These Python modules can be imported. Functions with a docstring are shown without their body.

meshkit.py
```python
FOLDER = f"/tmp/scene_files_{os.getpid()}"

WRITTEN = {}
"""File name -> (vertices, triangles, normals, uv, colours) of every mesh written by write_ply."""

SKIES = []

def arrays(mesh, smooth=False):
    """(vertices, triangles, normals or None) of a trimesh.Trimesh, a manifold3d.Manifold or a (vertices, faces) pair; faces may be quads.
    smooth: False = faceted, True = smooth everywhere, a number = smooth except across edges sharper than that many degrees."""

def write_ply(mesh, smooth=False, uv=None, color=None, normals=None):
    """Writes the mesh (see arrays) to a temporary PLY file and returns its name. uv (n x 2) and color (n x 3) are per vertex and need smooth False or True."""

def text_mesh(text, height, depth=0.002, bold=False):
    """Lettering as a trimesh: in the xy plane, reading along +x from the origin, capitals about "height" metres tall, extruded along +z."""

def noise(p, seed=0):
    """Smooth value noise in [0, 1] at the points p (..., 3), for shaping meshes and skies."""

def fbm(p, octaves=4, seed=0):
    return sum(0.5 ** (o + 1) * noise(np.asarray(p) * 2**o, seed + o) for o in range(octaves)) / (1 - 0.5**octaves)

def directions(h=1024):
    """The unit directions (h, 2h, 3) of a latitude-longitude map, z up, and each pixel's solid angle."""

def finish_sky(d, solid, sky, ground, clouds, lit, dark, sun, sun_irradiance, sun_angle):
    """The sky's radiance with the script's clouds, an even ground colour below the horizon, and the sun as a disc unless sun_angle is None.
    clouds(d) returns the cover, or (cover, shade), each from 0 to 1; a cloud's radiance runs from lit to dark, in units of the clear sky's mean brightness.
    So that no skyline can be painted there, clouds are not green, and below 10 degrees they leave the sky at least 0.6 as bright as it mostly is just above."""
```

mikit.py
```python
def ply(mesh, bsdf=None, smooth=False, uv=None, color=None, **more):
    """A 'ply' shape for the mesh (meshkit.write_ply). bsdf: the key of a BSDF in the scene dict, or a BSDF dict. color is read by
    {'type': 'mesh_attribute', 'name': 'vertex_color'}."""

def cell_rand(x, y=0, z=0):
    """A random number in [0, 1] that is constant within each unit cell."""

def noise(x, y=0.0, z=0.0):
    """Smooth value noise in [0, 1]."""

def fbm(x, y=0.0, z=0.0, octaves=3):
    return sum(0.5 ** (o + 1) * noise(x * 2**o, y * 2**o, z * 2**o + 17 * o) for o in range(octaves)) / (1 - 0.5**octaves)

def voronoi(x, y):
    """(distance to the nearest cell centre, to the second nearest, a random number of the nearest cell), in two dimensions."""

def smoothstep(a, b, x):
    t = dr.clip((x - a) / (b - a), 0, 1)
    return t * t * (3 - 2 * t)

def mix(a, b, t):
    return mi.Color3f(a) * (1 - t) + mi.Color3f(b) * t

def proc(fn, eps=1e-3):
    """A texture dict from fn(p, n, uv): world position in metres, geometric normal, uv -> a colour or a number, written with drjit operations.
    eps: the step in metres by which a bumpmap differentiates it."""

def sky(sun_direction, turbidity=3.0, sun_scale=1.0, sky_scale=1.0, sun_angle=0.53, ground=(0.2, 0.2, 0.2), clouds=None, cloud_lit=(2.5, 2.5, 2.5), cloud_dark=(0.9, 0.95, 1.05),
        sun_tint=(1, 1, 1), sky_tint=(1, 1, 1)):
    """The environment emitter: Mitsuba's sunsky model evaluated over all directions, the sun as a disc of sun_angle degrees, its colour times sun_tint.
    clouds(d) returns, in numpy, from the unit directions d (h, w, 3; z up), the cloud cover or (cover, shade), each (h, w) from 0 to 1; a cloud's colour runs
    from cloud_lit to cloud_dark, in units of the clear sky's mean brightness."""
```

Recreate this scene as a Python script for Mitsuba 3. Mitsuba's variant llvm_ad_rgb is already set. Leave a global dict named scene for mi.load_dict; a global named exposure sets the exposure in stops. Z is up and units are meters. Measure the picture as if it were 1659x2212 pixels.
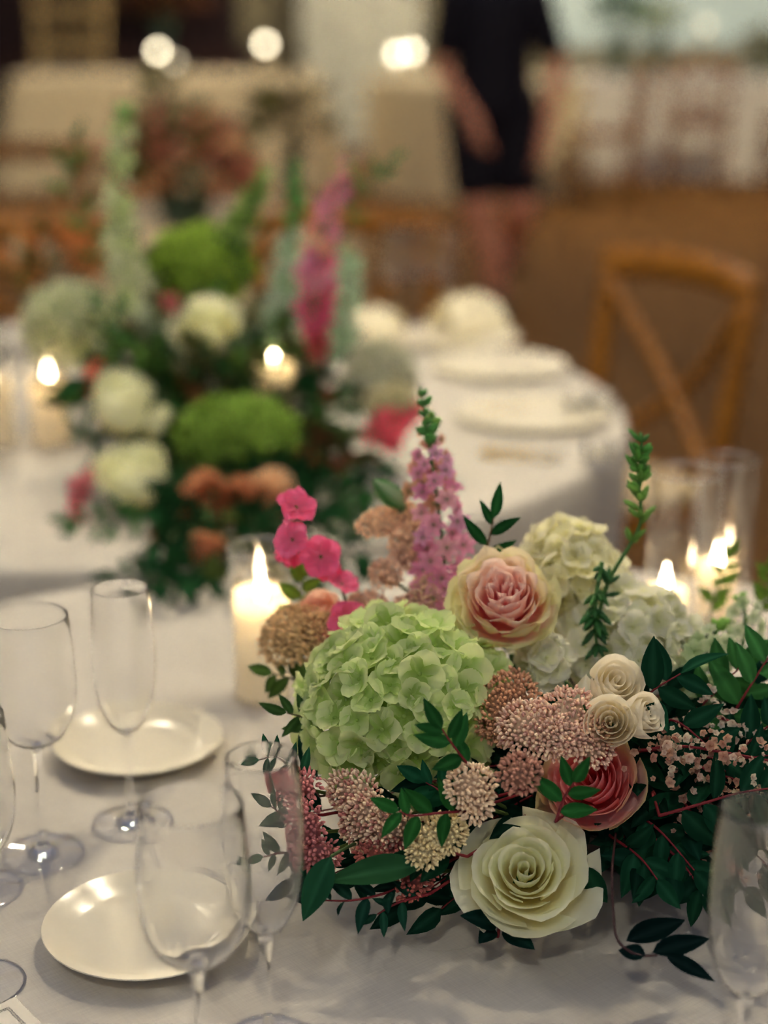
import math, random
import numpy as np, trimesh, drjit as dr, mitsuba as mi, manifold3d as m3
import mikit
from mikit import ply, proc, noise as tnoise, fbm as tfbm, smoothstep as tsmooth, mix as tmix
from meshkit import noise as vnoise, fbm as vfbm

# ------------------------------------------------------------------ camera, light, exposure
F, CX, CY, PITCH = 3600.0, 829.5, 1106.0, math.radians(17.4)
EYE = np.array([0.0, 0.0, 1.40])
FWD = np.array([0, math.cos(PITCH), -math.sin(PITCH)])
UPV = np.array([0, math.sin(PITCH), math.cos(PITCH)])
T4 = mi.ScalarTransform4f
scene, labels = {'type': 'scene'}, {}
scene['camera'] = {'type': 'thinlens', 'fov': math.degrees(2 * math.atan(829.5 / F)), 'fov_axis': 'x',
                   'aperture_radius': 0.0125, 'focus_distance': 1.16, 'near_clip': 0.05, 'far_clip': 100.0,
                   'to_world': T4().look_at(origin=EYE.tolist(), target=(EYE + FWD).tolist(), up=[0, 0, 1])}
exposure = 3.0
K = 2.0 ** -exposure      # every light below is scaled by this, the exposure brings it back
scene['ambient'] = {'type': 'constant', 'radiance': {'type': 'rgb', 'value': [0.20 * K, 0.212 * K, 0.275 * K]}}
LAMP = np.array([1.0, 0.85, 0.58]) * 82.0 * K
LAMPS = [(-0.75, 2.95, 2.70, 3.0), (0.55, 2.55, 2.75, 2.5), (0.35, 1.80, 2.70, 2.2), (-1.2, 1.2, 2.8, .4), (-.35, -0.9, 2.75, 2.4), (1.1, -0.7, 2.8, 1.6),  # unseen lamps; those behind the camera brighten flower fronts and cloth skirts
         (-2.2, 6.6, 2.75, .9), (1.5, 6.2, 2.75, 1.3), (-1.9, 10.6, 2.8, 4.2), (.3, 13.4, 2.8, 6.0), (2.6, 10.4, 2.8, 9.0)]  # out of view too, set to brighten the far tables and back wall
TABLE = 0.75

# ------------------------------------------------------------------ helpers
def lin(r, g, b):
    c = np.array([r, g, b], float) / 255
    return np.where(c <= .04045, c / 12.92, ((c + .055) / 1.055) ** 2.4)

def N(v):
    v = np.asarray(v, float)
    return v / (np.linalg.norm(v) + 1e-12)

def Q(px, py, Y):
    """The point at forward distance Y that stands on the line of sight of a place in the photograph."""
    d = FWD + (px - CX) / F * np.array([1, 0, 0]) - (py - CY) / F * UPV
    return EYE + d * (Y / d[1])

def Qt(px, py, Y, lift=.02):
    """As Q, but never lower than just above the table top."""
    p = Q(px, py, Y)
    return p if p[2] > TABLE + lift else onz(px, py, TABLE + lift)

def onz(px, py, z=TABLE):
    d = FWD + (px - CX) / F * np.array([1, 0, 0]) - (py - CY) / F * UPV
    return EYE + d * ((z - EYE[2]) / d[2])

used = {}
def numbered(base):
    n = used.get(base, -1) + 1
    used[base] = n
    return base if n == 0 else f'{base}_{n:03d}'

def thing(name, label, cat, group=None):
    key = numbered(name)
    labels[key] = {'label': label, 'category': cat}
    if group: labels[key]['group'] = group
    return key

def part(parent, name, shape, label=None, kind=None):
    key = numbered(f'{parent}__{name}')
    scene[key] = shape
    d = {}
    if label: d['label'] = label
    if kind: d['kind'] = kind
    if d: labels[key] = d
    return key

def struct(name, shape, label):
    scene[name] = shape
    labels[name] = {'label': label, 'kind': 'structure'}

def mat4(pos, x, y, z, s=1.0):
    m = np.eye(4)
    s = np.broadcast_to(s, 3)
    m[:3, 0], m[:3, 1], m[:3, 2], m[:3, 3] = np.asarray(x) * s[0], np.asarray(y) * s[1], np.asarray(z) * s[2], pos
    return m

def frame_y(pos, ydir, nrm, s=1.0):
    y = N(ydir); z = N(np.asarray(nrm) - y * np.dot(nrm, y)); x = np.cross(y, z)
    return mat4(pos, x, y, z, s)

def frame_z(pos, zdir, roll=0.0, s=1.0):
    z = N(zdir); a = np.array([0, 0, 1.0]) if abs(z[2]) < .9 else np.array([0, 1.0, 0])
    x = N(np.cross(a, z)); y = np.cross(z, x)
    c, q = math.cos(roll), math.sin(roll)
    return mat4(pos, c * x + q * y, c * y - q * x, z, s)

def xf(shape, m):
    return {**shape, 'to_world': T4(np.asarray(m, float).tolist())}

def app(v, m):
    return np.asarray(v) @ m[:3, :3].T + m[:3, 3]

def gridf(nu, nv):
    i, j = np.meshgrid(np.arange(nu - 1), np.arange(nv - 1), indexing='ij')
    a = (i * nv + j).ravel()
    return np.vstack([np.stack([a, a + 1, a + nv + 1], 1), np.stack([a, a + nv + 1, a + nv], 1)])

def sheet(fn, nu, nv):
    u, v = np.meshgrid(np.linspace(0, 1, nu), np.linspace(-1, 1, nv), indexing='ij')
    u, v = u.ravel(), v.ravel()
    p, c = fn(u, v)
    return np.stack(p, 1), gridf(nu, nv), c

def join(parts):
    V, Fc, C, n = [], [], [], 0
    for v, f, c in parts:
        V.append(v); Fc.append(f + n); C.append(c); n += len(v)
    return np.vstack(V), np.vstack(Fc), np.vstack(C)

RAMP, RAMP_ID, TABLES = [], {}, {}
def encode(c):
    """Per-vertex colours as uv: u = number of a two-colour ramp + place along it, v = brightness (meshes that share a BSDF are then joined by the renderer)."""
    c = np.clip(np.asarray(c, float), 0, 1); m = c.mean(0); d = c - m
    a = np.linalg.svd(d, full_matrices=False)[2][0] if np.abs(d).max() > 1e-4 else np.zeros(3)
    p = d @ a; lo, hi = p.min(), p.max()
    c0, c1 = np.maximum(m + a * lo, 0), np.maximum(m + a * hi, 0)
    t = (p - lo) / max(hi - lo, 1e-9) * (hi - lo > 1e-4)
    r = c0 + (c1 - c0) * t[:, None]
    b = np.clip((c * r).sum(1) / np.maximum((r * r).sum(1), 1e-9), .4, 1.8)
    key = tuple(np.round(np.concatenate([c0, c1]), 4))
    if key not in RAMP_ID:
        RAMP_ID[key] = len(RAMP); RAMP.append(key)
    return np.column_stack([RAMP_ID[key] + .02 + .96 * t, b / 2])

def ramp_col(p, n, uv):
    if 'r' not in TABLES: TABLES['r'] = [mi.Float(np.array([k[i] for k in RAMP], np.float32)) for i in range(6)]
    i = dr.clip(dr.floor(uv.x), 0, len(RAMP) - 1); t = dr.clip((uv.x - i - .02) / .96, 0, 1); k = mi.UInt32(i)
    g = [dr.gather(mi.Float, x, k) for x in TABLES['r']]
    return mi.Color3f(*[dr.lerp(g[j], g[j + 3], t) for j in range(3)]) * (uv.y * 2)

def shp(m, bsdf, smooth=True, **more):
    v, f, c = m
    return ply((v, f), bsdf, smooth=smooth, uv=encode(c), **more)

def cc(n, col):
    return np.tile(np.asarray(col, float), (n, 1))

def tube(pts, rad, col, n=6, cap=True):
    pts = np.asarray(pts, float); k = len(pts)
    rad = np.broadcast_to(rad, k)
    t = np.gradient(pts, axis=0); t /= np.linalg.norm(t, axis=1, keepdims=True) + 1e-12
    a = np.array([0, 0, 1.0]) if abs(t[0][2]) < .9 else np.array([1.0, 0, 0])
    x = N(np.cross(a, t[0])); V = []
    th = np.arange(n) * 2 * np.pi / n
    for i in range(k):
        x = N(x - t[i] * np.dot(x, t[i])); y = np.cross(t[i], x)
        V.append(pts[i] + rad[i] * (np.cos(th)[:, None] * x + np.sin(th)[:, None] * y))
    V = np.vstack(V); Fc = []
    for i in range(k - 1):
        for j in range(n):
            a0, b0 = i * n + j, i * n + (j + 1) % n
            Fc += [[a0, b0, b0 + n], [a0, b0 + n, a0 + n]]
    if cap:
        V = np.vstack([V, pts[0], pts[-1]]); e = len(V)
        for j in range(n):
            Fc += [[(j + 1) % n, j, e - 2], [(k - 1) * n + j, (k - 1) * n + (j + 1) % n, e - 1]]
    return V, np.array(Fc), cc(len(V), col)

def curve(pts, n=10):
    """A smooth line through a few points (Catmull-Rom)."""
    p = np.asarray(pts, float)
    if len(p) == 2:
        return p[0] + (p[1] - p[0]) * np.linspace(0, 1, n)[:, None]
    p = np.vstack([2 * p[0] - p[1], p, 2 * p[-1] - p[-2]]); out = []
    seg = len(p) - 3; per = max(2, n // seg)
    for i in range(seg):
        a, b, c, d = p[i:i + 4]
        for t in np.linspace(0, 1, per, endpoint=False):
            out.append(.5 * (2 * b + (c - a) * t + (2 * a - 5 * b + 4 * c - d) * t * t + (3 * b - a - 3 * c + d) * t ** 3))
    out.append(p[-2])
    return np.array(out)

def lathe(prof, n=32, col=(1, 1, 1), close=False):
    p = np.asarray(prof, float); k = len(p)
    th = np.arange(n) * 2 * np.pi / n
    V = np.stack([np.outer(p[:, 0], np.cos(th)), np.outer(p[:, 0], np.sin(th)), np.repeat(p[:, 1:2], n, 1)], -1).reshape(-1, 3)
    Fc = []
    for i in range(k - 1 + close):
        for j in range(n):
            a, b = i * n + j, i * n + (j + 1) % n
            c, d = ((i + 1) % k) * n + (j + 1) % n, ((i + 1) % k) * n + j
            Fc += [[a, b, c], [a, c, d]]
    return V, np.array(Fc), cc(len(V), col)

def rbox(sx, sy, sz, r=.004):
    """A box with rounded edges, centred."""
    s = m3.Manifold.sphere(r, 8)
    h = np.array([sx, sy, sz]) / 2 - r
    return m3.Manifold.batch_hull([s.translate((float(a * h[0]), float(b * h[1]), float(c * h[2]))) for a in (-1, 1) for b in (-1, 1) for c in (-1, 1)])

def man(m):
    k = m.to_mesh()
    return np.array(k.vert_properties[:, :3], float), np.array(k.tri_verts, int)

def colored(vf, col):
    return vf[0], vf[1], cc(len(vf[0]), col)

# ------------------------------------------------------------------ materials
VC = proc(ramp_col)
def rgb(c):
    return {'type': 'rgb', 'value': [float(x) for x in c]}
def two(b):
    return {'type': 'twosided', 'bsdf': b}
scene['mat_petal'] = {'type': 'principledthin', 'base_color': VC, 'roughness': .65, 'diff_trans': 1.0, 'eta': 1.3}
scene['mat_leaf'] = {'type': 'principledthin', 'base_color': VC, 'roughness': .42, 'diff_trans': .30, 'eta': 1.45}
scene['mat_plant'] = two({'type': 'principled', 'base_color': VC, 'roughness': .6, 'specular': .3})
scene['mat_solid'] = two({'type': 'principled', 'base_color': VC, 'roughness': .75, 'specular': .25})
scene['mat_sheet'] = {'type': 'thindielectric', 'int_ior': 1.65}
scene['mat_glass'] = {'type': 'dielectric', 'int_ior': 1.5}
scene['mat_china'] = two({'type': 'principled', 'base_color': rgb(lin(226, 219, 198)), 'roughness': .18, 'specular': .5})
scene['mat_gold'] = two({'type': 'principled', 'base_color': rgb((.75, .55, .22)), 'roughness': .3, 'metallic': 1.0})
scene['mat_wax'] = {'type': 'principledthin', 'base_color': rgb((.93, .88, .76)), 'roughness': .5, 'diff_trans': 1.3, 'eta': 1.4}

def weave(p, n, uv):
    a, b = p.x * .8 + p.y * .6, p.y * .8 - p.x * .6
    slub = tnoise(a * 60, b * 1500, p.z * 900) * .6 + tnoise(a * 1200, b * 90, 7.0) * .4
    return slub
def cloth_col(p, n, uv):
    s = weave(p, n, uv)
    big = tfbm(p.x * 9, p.y * 9, p.z * 6)
    return tmix(lin(180, 175, 167).tolist(), lin(212, 207, 196).tolist(), .45 * s + .45 * big + .05)
CLOTH = {'type': 'principled', 'base_color': proc(cloth_col), 'roughness': .8, 'sheen': .3, 'specular': .2}
scene['mat_cloth'] = two({'type': 'bumpmap', 'arbitrary': proc(weave, eps=2e-4), 'scale': .0006, 'bsdf': CLOTH})
scene['mat_linen'] = two({'type': 'principled', 'base_color': rgb(lin(222, 204, 166)), 'roughness': .85})

def floor_col(p, n, uv):
    row = mi.Float(p.x / .14)
    seed = mikit.cell_rand(row, 3.0)
    plank = mikit.cell_rand(row, p.y / 1.6 + seed * 7)
    grain = tfbm(p.x * 90, p.y * 5 + seed * 31)
    return tmix(lin(88, 60, 32).tolist(), lin(116, 82, 46).tolist(), .45 * plank + .55 * grain)
scene['mat_floor'] = two({'type': 'principled', 'base_color': proc(floor_col), 'roughness': .85, 'specular': .08})
def wood_col(p, n, uv):
    return tmix((.17, .058, .006), (.31, .125, .013), tfbm(p.x * 40, p.y * 40, p.z * 12))
scene['mat_wood'] = two({'type': 'principled', 'base_color': proc(wood_col), 'roughness': .4, 'specular': .4})
def wall_col(p, n, uv):
    return tmix(lin(150, 142, 114).tolist(), lin(170, 160, 130).tolist(), tfbm(p.x * 2, p.z * 2, p.y))
scene['mat_wall'] = two({'type': 'principled', 'base_color': proc(wall_col), 'roughness': .9})

# ------------------------------------------------------------------ the setting
def box(x0, x1, y0, y1, z0, z1, bsdf, col=None):
    b = trimesh.creation.box(extents=(x1 - x0, y1 - y0, z1 - z0))
    b.apply_translation(((x0 + x1) / 2, (y0 + y1) / 2, (z0 + z1) / 2))
    if col is None: return ply(b, bsdf)
    return shp((np.array(b.vertices), np.array(b.faces), cc(len(b.vertices), col)), bsdf, False)
struct('floor', box(-6, 6, -3, 16.2, -.05, 0, 'mat_floor'), 'brown wooden floor of the reception room')
struct('wall_back', box(-6, 6, 16.0, 16.2, 0, 3.8, 'mat_wall'), 'dim olive beige back wall')
struct('wall_left', box(-6.2, -6, -3, 16.2, 0, 3.8, 'mat_wall'), 'dim olive beige left wall')
struct('wall_right', box(6, 6.2, -3, 16.2, 0, 3.8, 'mat_wall'), 'dim olive beige right wall')
struct('baseboard_back', box(-6, 6, 15.97, 16.0, 0, .14, 'mat_solid', lin(90, 78, 62)), 'baseboard along the back wall')
for i, yb in enumerate((.8, 2.6, 6.4, 10.5)):
    struct(f'trim_{i + 1}', box(-6, 6, yb - .08, yb + .08, 3.5, 3.72, 'mat_wood'), 'wooden beam out of view, added to carry the unseen lamps')  # beams added out of view so the unseen lamps have something to hang from

def lamp(x, y, z, k, i):
    t = thing('unseen_lamp', 'round globe lamp out of view, placed to light the tables and the room', 'lamp', 'unseen globe lamps placed to light the room')
    s = trimesh.creation.icosphere(3, .08); s.apply_translation((x, y, z))
    part(t, 'globe', shp((np.array(s.vertices), np.array(s.faces), cc(len(s.vertices), (.8, .8, .8))), 'mat_solid', emitter={'type': 'area', 'radiance': rgb((LAMP if y > 1.3 else LAMP * [.93, 1.02, 1.28]) * k)}))
    part(t, 'cord', shp(tube([(x, y, z + .07), (x, y, 3.62)], .004, (.02, .02, .02)), 'mat_solid'))
    part(t, 'cap', shp((lambda m: (m[0] + np.array([x, y, z]), m[1], m[2]))(lathe([(.001, .105), (.03, .1), (.034, .07), (.03, .066)], 16, (.3, .2, .08))), 'mat_solid'))
for i, (x, y, z, k) in enumerate(LAMPS): lamp(x, y, z, k, i)

# ------------------------------------------------------------------ tablecloths
def round_cloth(cx, cy, R, seed, folds=17, zt=TABLE, flare=.0, base=.01):
    n = 220; th = np.arange(n) * 2 * np.pi / n
    V = [np.array([[cx, cy, zt]])]; rings = []
    prof = [(r, zt, 0.0) for r in np.linspace(.05, R - .012, 24)] + [(R - .004, zt - .002, 0), (R, zt - .008, .0)]
    for t in np.linspace(.04, 1, 14): prof.append((R + .008 + flare * t, zt - .008 - (zt - .008 - base) * t, t))
    for r, z, t in prof:
        w = np.sin(folds * th + 1.3 * np.sin(3 * th + seed)) * .5 + .5 * np.sin((folds - 6) * th + seed * 2)
        rr = r + (w - 1.0) * .03 * t ** .8
        p = np.stack([cx + rr * np.cos(th), cy + rr * np.sin(th), np.full(n, z)], 1)
        if t == 0:
            p[:, 2] += (vfbm(np.stack([p[:, 0] * 7, p[:, 1] * 7, np.full(n, seed)], 1)) - .5) * .0035 * (r < R - .01)
        rings.append(p)
    V = np.vstack([V[0]] + rings); Fc = []
    for j in range(n): Fc.append([0, 1 + j, 1 + (j + 1) % n])
    for i in range(len(rings) - 1):
        a = 1 + i * n
        for j in range(n):
            k = (j + 1) % n
            Fc += [[a + j, a + k, a + n + k], [a + j, a + n + k, a + n + j]]
    return V, np.array(Fc)
def cloth_thing(vf, label, bsdf='mat_cloth', group=None, name='tablecloth'):
    key = numbered(name)
    scene[key] = ply(vf, bsdf, smooth=40)
    labels[key] = {'label': label, 'category': 'tablecloth'}
NEAR_C, FAR_C = (.04, 1.085), (-.415, 2.65)
cloth_thing(round_cloth(*NEAR_C, .81, 1.0), 'white woven cloth on the near round table under the large centrepiece and glasses')
cloth_thing(round_cloth(*FAR_C, .805, 4.0), 'cream white cloth on the second round table behind the near one')

# ------------------------------------------------------------------ tableware
def foot_prof(): return [(.0045, .0085), (.008, .005), (.018, .0028), (.0305, .0018), (.032, .001), (.0318, .0004)]
def goblet(pos, bowl, zb, stem_r, label, group, name, cat):
    t = thing(name, label, cat, group)
    at = lambda m: (m[0] + np.array([pos[0], pos[1], TABLE + .0005]), m[1], m[2])
    b = np.asarray(bowl); n = len(b); w = np.interp(np.arange(n), [0, 5, 10, n - 1], [.0022, .0014, .0009, .0009])
    tg = np.gradient(b, axis=0); tg /= np.linalg.norm(tg, axis=1, keepdims=True)
    nrm = np.column_stack([tg[:, 1], -tg[:, 0]])
    outer, inner = b + nrm * .0004, b - nrm * w[:, None]; inner[:, 0] = np.maximum(inner[:, 0], .0001)
    top = [((outer[-1] + inner[-1]) / 2 + [0, .0006]).tolist()]
    st = [(.0001, .0014), (.0125, .0018), (.0075, .0042), (.0046, .0095), (stem_r * 1.15, .020), (stem_r, .030), (stem_r, zb - .030), (stem_r * 1.2, zb - .016), (stem_r * 1.7, zb - .006)]
    part(t, 'stem', shp(at(lathe([tuple(q) for q in spl(st, 24)] + [(stem_r * 1.6, zb - .0035), (.0001, zb - .003)], 24)), 'mat_glass'))
    part(t, 'bowl', shp(at(lathe([(.0001, outer[2][1] - .002)] + [tuple(q) for q in outer[2:]] + top + [tuple(q) for q in inner[::-1]] + [(.0001, inner[0][1])], 64)), 'mat_glass'))
    part(t, 'foot', shp(at(lathe(foot_prof(), 40)), 'mat_sheet'))
    part(t, 'foot_rim', shp(at(lathe([(.0312 + .0011 * math.cos(a), .0013 + .0010 * math.sin(a)) for a in np.linspace(0, 2 * np.pi, 9)[:-1]], 48, close=True)), 'mat_glass'))
    return t
def spl(pts, n=22):
    return curve(np.array([(a, b, 0) for a, b in pts]), n)[:, :2]
WINE = spl([(.002, .095), (.012, .0965), (.0225, .104), (.0305, .120), (.0335, .140), (.0328, .168), (.0298, .2)])
FLUTE = spl([(.002, .083), (.010, .086), (.017, .096), (.0225, .114), (.0250, .140), (.0245, .170), (.0218, .204)])
def wine(x, y, label, group='wine glasses on the near table'): return goblet((x, y), WINE, .095, .0030, label, group, 'wine_glass', 'wine glass')
def flute(x, y, label, group='champagne flutes on the near table'): return goblet((x, y), FLUTE, .083, .0026, label, group, 'champagne_flute', 'champagne flute')
flute(-.0745, .923, 'clear champagne flute at the left edge of the near centrepiece')
wine(-.112, .87, 'clear wine glass standing in front of the nearest bread plate')
wine(-.268, 1.172, 'clear wine glass at the left edge of the photo beside the back bread plate')
flute(-.206, 1.222, 'clear champagne flute in front of the back bread plate')
flute(.214, .855, 'clear champagne flute at the right edge in front of the dark leaves')
wine(-.277, .99, 'clear wine glass cut off by the left edge of the photo, nearest bowl there')
flute(-.305, 1.117, 'clear champagne flute mostly outside the left edge with only its foot showing')

PLATE = [(.0001, .0045), (.030, .0045), (.048, .0052), (.058, .0085), (.067, .0135), (.0735, .0165), (.0745, .0170), (.0748, .0162), (.068, .0115), (.057, .0060), (.050, .0025), (.047, .0004), (.044, .0004), (.043, .0022), (.0001, .0024)]
def plate(x, y, label, s=1.0, group=None):
    key = numbered('bread_plate' if s < 1.3 else 'dinner_plate')
    v, f, c = lathe([(a * s, b * (1 if s < 1.3 else .75)) for a, b in PLATE], 72)
    scene[key] = ply((v + np.array([x, y, TABLE + .001]), f), 'mat_china', smooth=50)
    labels[key] = {'label': label, 'category': 'plate'}
    if group: labels[key]['group'] = group
plate(-.168, 1.045, 'round cream bread plate nearest the camera behind the front wine glass')
plate(-.218, 1.352, 'round cream bread plate farther back behind the tall champagne flute')

def card():
    t = thing('menu_card', 'cream menu card with a thin black double border in the bottom left corner', 'card')
    c = onz(33, 2160); a = math.radians(38)
    m = np.eye(4); m[:2, 0] = (math.cos(a), math.sin(a)); m[:2, 1] = (-math.sin(a), math.cos(a)); m[:3, 3] = (c[0], c[1], TABLE + .002)
    b = man(rbox(.12, .17, .0012, .0004)); v = b[0] + np.array([-.06, -.085, 0])
    part(t, 'sheet', shp((app(v, m), b[1], cc(len(v), lin(232, 226, 210))), 'mat_solid', False))
    for k, ins in enumerate((.009, .0105)):
        P = []
        for (x0, y0, x1, y1) in ((-.12 + ins, -ins, -ins, -ins), (-ins, -.17 + ins, -ins, -ins), (-.12 + ins, -.17 + ins, -.12 + ins, -ins), (-.12 + ins, -.17 + ins, -ins, -.17 + ins)):
            bb = trimesh.creation.box(extents=(abs(x1 - x0) + .0005, abs(y1 - y0) + .0005, .0002)); bb.apply_translation(((x0 + x1) / 2, (y0 + y1) / 2, .0008))
            P.append((app(bb.vertices, m), np.array(bb.faces), cc(len(bb.vertices), (.01, .01, .01))))
        part(t, 'border_line', shp(join(P), 'mat_solid', False), 'thin black printed border line')
card()

# ------------------------------------------------------------------ candles
FLAME = np.array([1.0, .72, .38]) * K
def candle(x, y, Rg, Hg, Rw, Hw, label, off=(0, 0), power=60, glass=True, sink=.016, group=None):
    t = thing('candle', label, 'candle', group)
    at = lambda m, o=(0, 0): (m[0] + np.array([x + o[0], y + o[1], TABLE + .001]), m[1], m[2])
    if glass:
        g = [(.0001, .002), (Rg * .97, .002), (Rg, .006), (Rg, Hg)]
        part(t, 'glass_holder', shp(at(lathe(g, 40)), 'mat_sheet'), 'clear glass cylinder')
        ring = [(Rg + .0012 * math.cos(a), Hg + .0012 * math.sin(a)) for a in np.linspace(0, 2 * np.pi, 7)[:-1]]
        part(t, 'rim', shp(at(lathe(ring, 40, close=True)), 'mat_glass'))
    pool = Hw - sink
    w = [(.0001, .004), (Rw, .004), (Rw, Hw - .003), (Rw * .98, Hw), (Rw * .93, Hw - .001), (Rw * .90, Hw - .006), (Rw * .88, pool + .004), (Rw * .8, pool), (.0001, pool)]
    part(t, 'wax', shp(at(lathe(w, 32), off), 'mat_wax'))
    part(t, 'wick', shp(at(tube([(0, 0, pool - .002), (0, 0, pool + .006), (.0008, 0, pool + .010)], .0007, (.01, .01, .01)), off), 'mat_solid'))
    fl = spl([(.0001, 0), (.0036, .004), (.0050, .010), (.0040, .019), (.0019, .028), (.0001, .036)], 14) + np.array([0, pool + .008])
    v, f, c = at(lathe(fl, 16), off)
    part(t, 'flame', shp((v, f, c), 'mat_solid', emitter={'type': 'area', 'radiance': rgb(FLAME * power)}))
candle(-.116, 1.48, .031, .15, .027, .108, 'white pillar candle in a glass cylinder left of the magenta larkspur on the near table', power=120, sink=.020)
candle(.303, 1.60, .036, .19, .021, .068, 'low candle in a tall wide glass cylinder behind the white hydrangea', off=(-.016, -.004))
candle(.366, 1.70, .030, .175, .020, .060, 'candle in a narrow glass cylinder at the right behind the wide one', off=(-.006, 0))
candle(-.496, 2.41, .031, .15, .0275, .098, 'white pillar candle in glass left of the rear centrepiece with a bright flame')
candle(-.578, 2.40, .031, .15, .0275, .098, 'white pillar candle in glass at the left edge on the rear table', power=12)
candle(Q(592, 755, 2.25)[0], 2.25, .030, .205, .026, .158, 'small candle in glass seen through the rear centrepiece')

# ------------------------------------------------------------------ flower parts
TOCAM = N(np.array([0, -.88, .47]))
rng = np.random.default_rng(11)

def mixc(a, b, t):
    t = np.asarray(t, float)[:, None]
    return np.asarray(a) * (1 - t) + np.asarray(b) * t
def sm(a, b, x):
    t = np.clip((np.asarray(x, float) - a) / (b - a), 0, 1)
    return t * t * (3 - 2 * t)

GREEN_D, GREEN_M, GREEN_L, GREEN_Y = (.004, .024, .011), (.014, .080, .016), (.18, .38, .06), (.26, .36, .06)
def leaf_mesh(L, W, bend=.25, fold=.12, col=GREEN_D, nu=9, nv=5, tip=.85, wav=0.0, seed=0):
    col = np.asarray(col, float)
    def fn(u, v):
        s = np.sin(np.pi * np.clip(u, 0, 1) ** tip) ** .85 * (1 - .25 * u)
        x = v * W / 2 * s
        z = L * bend * (-(u ** 2) + .25 * u) + fold * W * np.abs(v) * s + wav * W * np.sin(9 * u + seed) * v
        c = mixc(col, col * 1.7 + .004, (np.abs(v) < .1) * .8)
        c = c * (0.85 + .3 * vfbm(np.stack([u * 6 + seed, v * 3, u * 0], 1), 2))[:, None]
        return (x, L * u, z), c
    return sheet(fn, nu, nv)

def add_leaf(parent, base, tip, w, nrm=None, col=GREEN_D, bend=.2, fold=.12, name='leaf', jit=.35, nu=9, nv=5, tp=.85):
    base, tip = np.asarray(base, float), np.asarray(tip, float)
    L = np.linalg.norm(tip - base)
    if nrm is None: nrm = TOCAM + rng.normal(0, jit, 3)
    col = np.asarray(col, float) * rng.uniform(.75, 1.3)
    m = leaf_mesh(L, w, bend * rng.uniform(.4, 1.3), fold, col, nu, nv, tp, seed=rng.integers(99))
    part(parent, name, shp((app(m[0], frame_y(base, tip - base, nrm)), m[1], m[2]), 'mat_leaf'))

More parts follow.
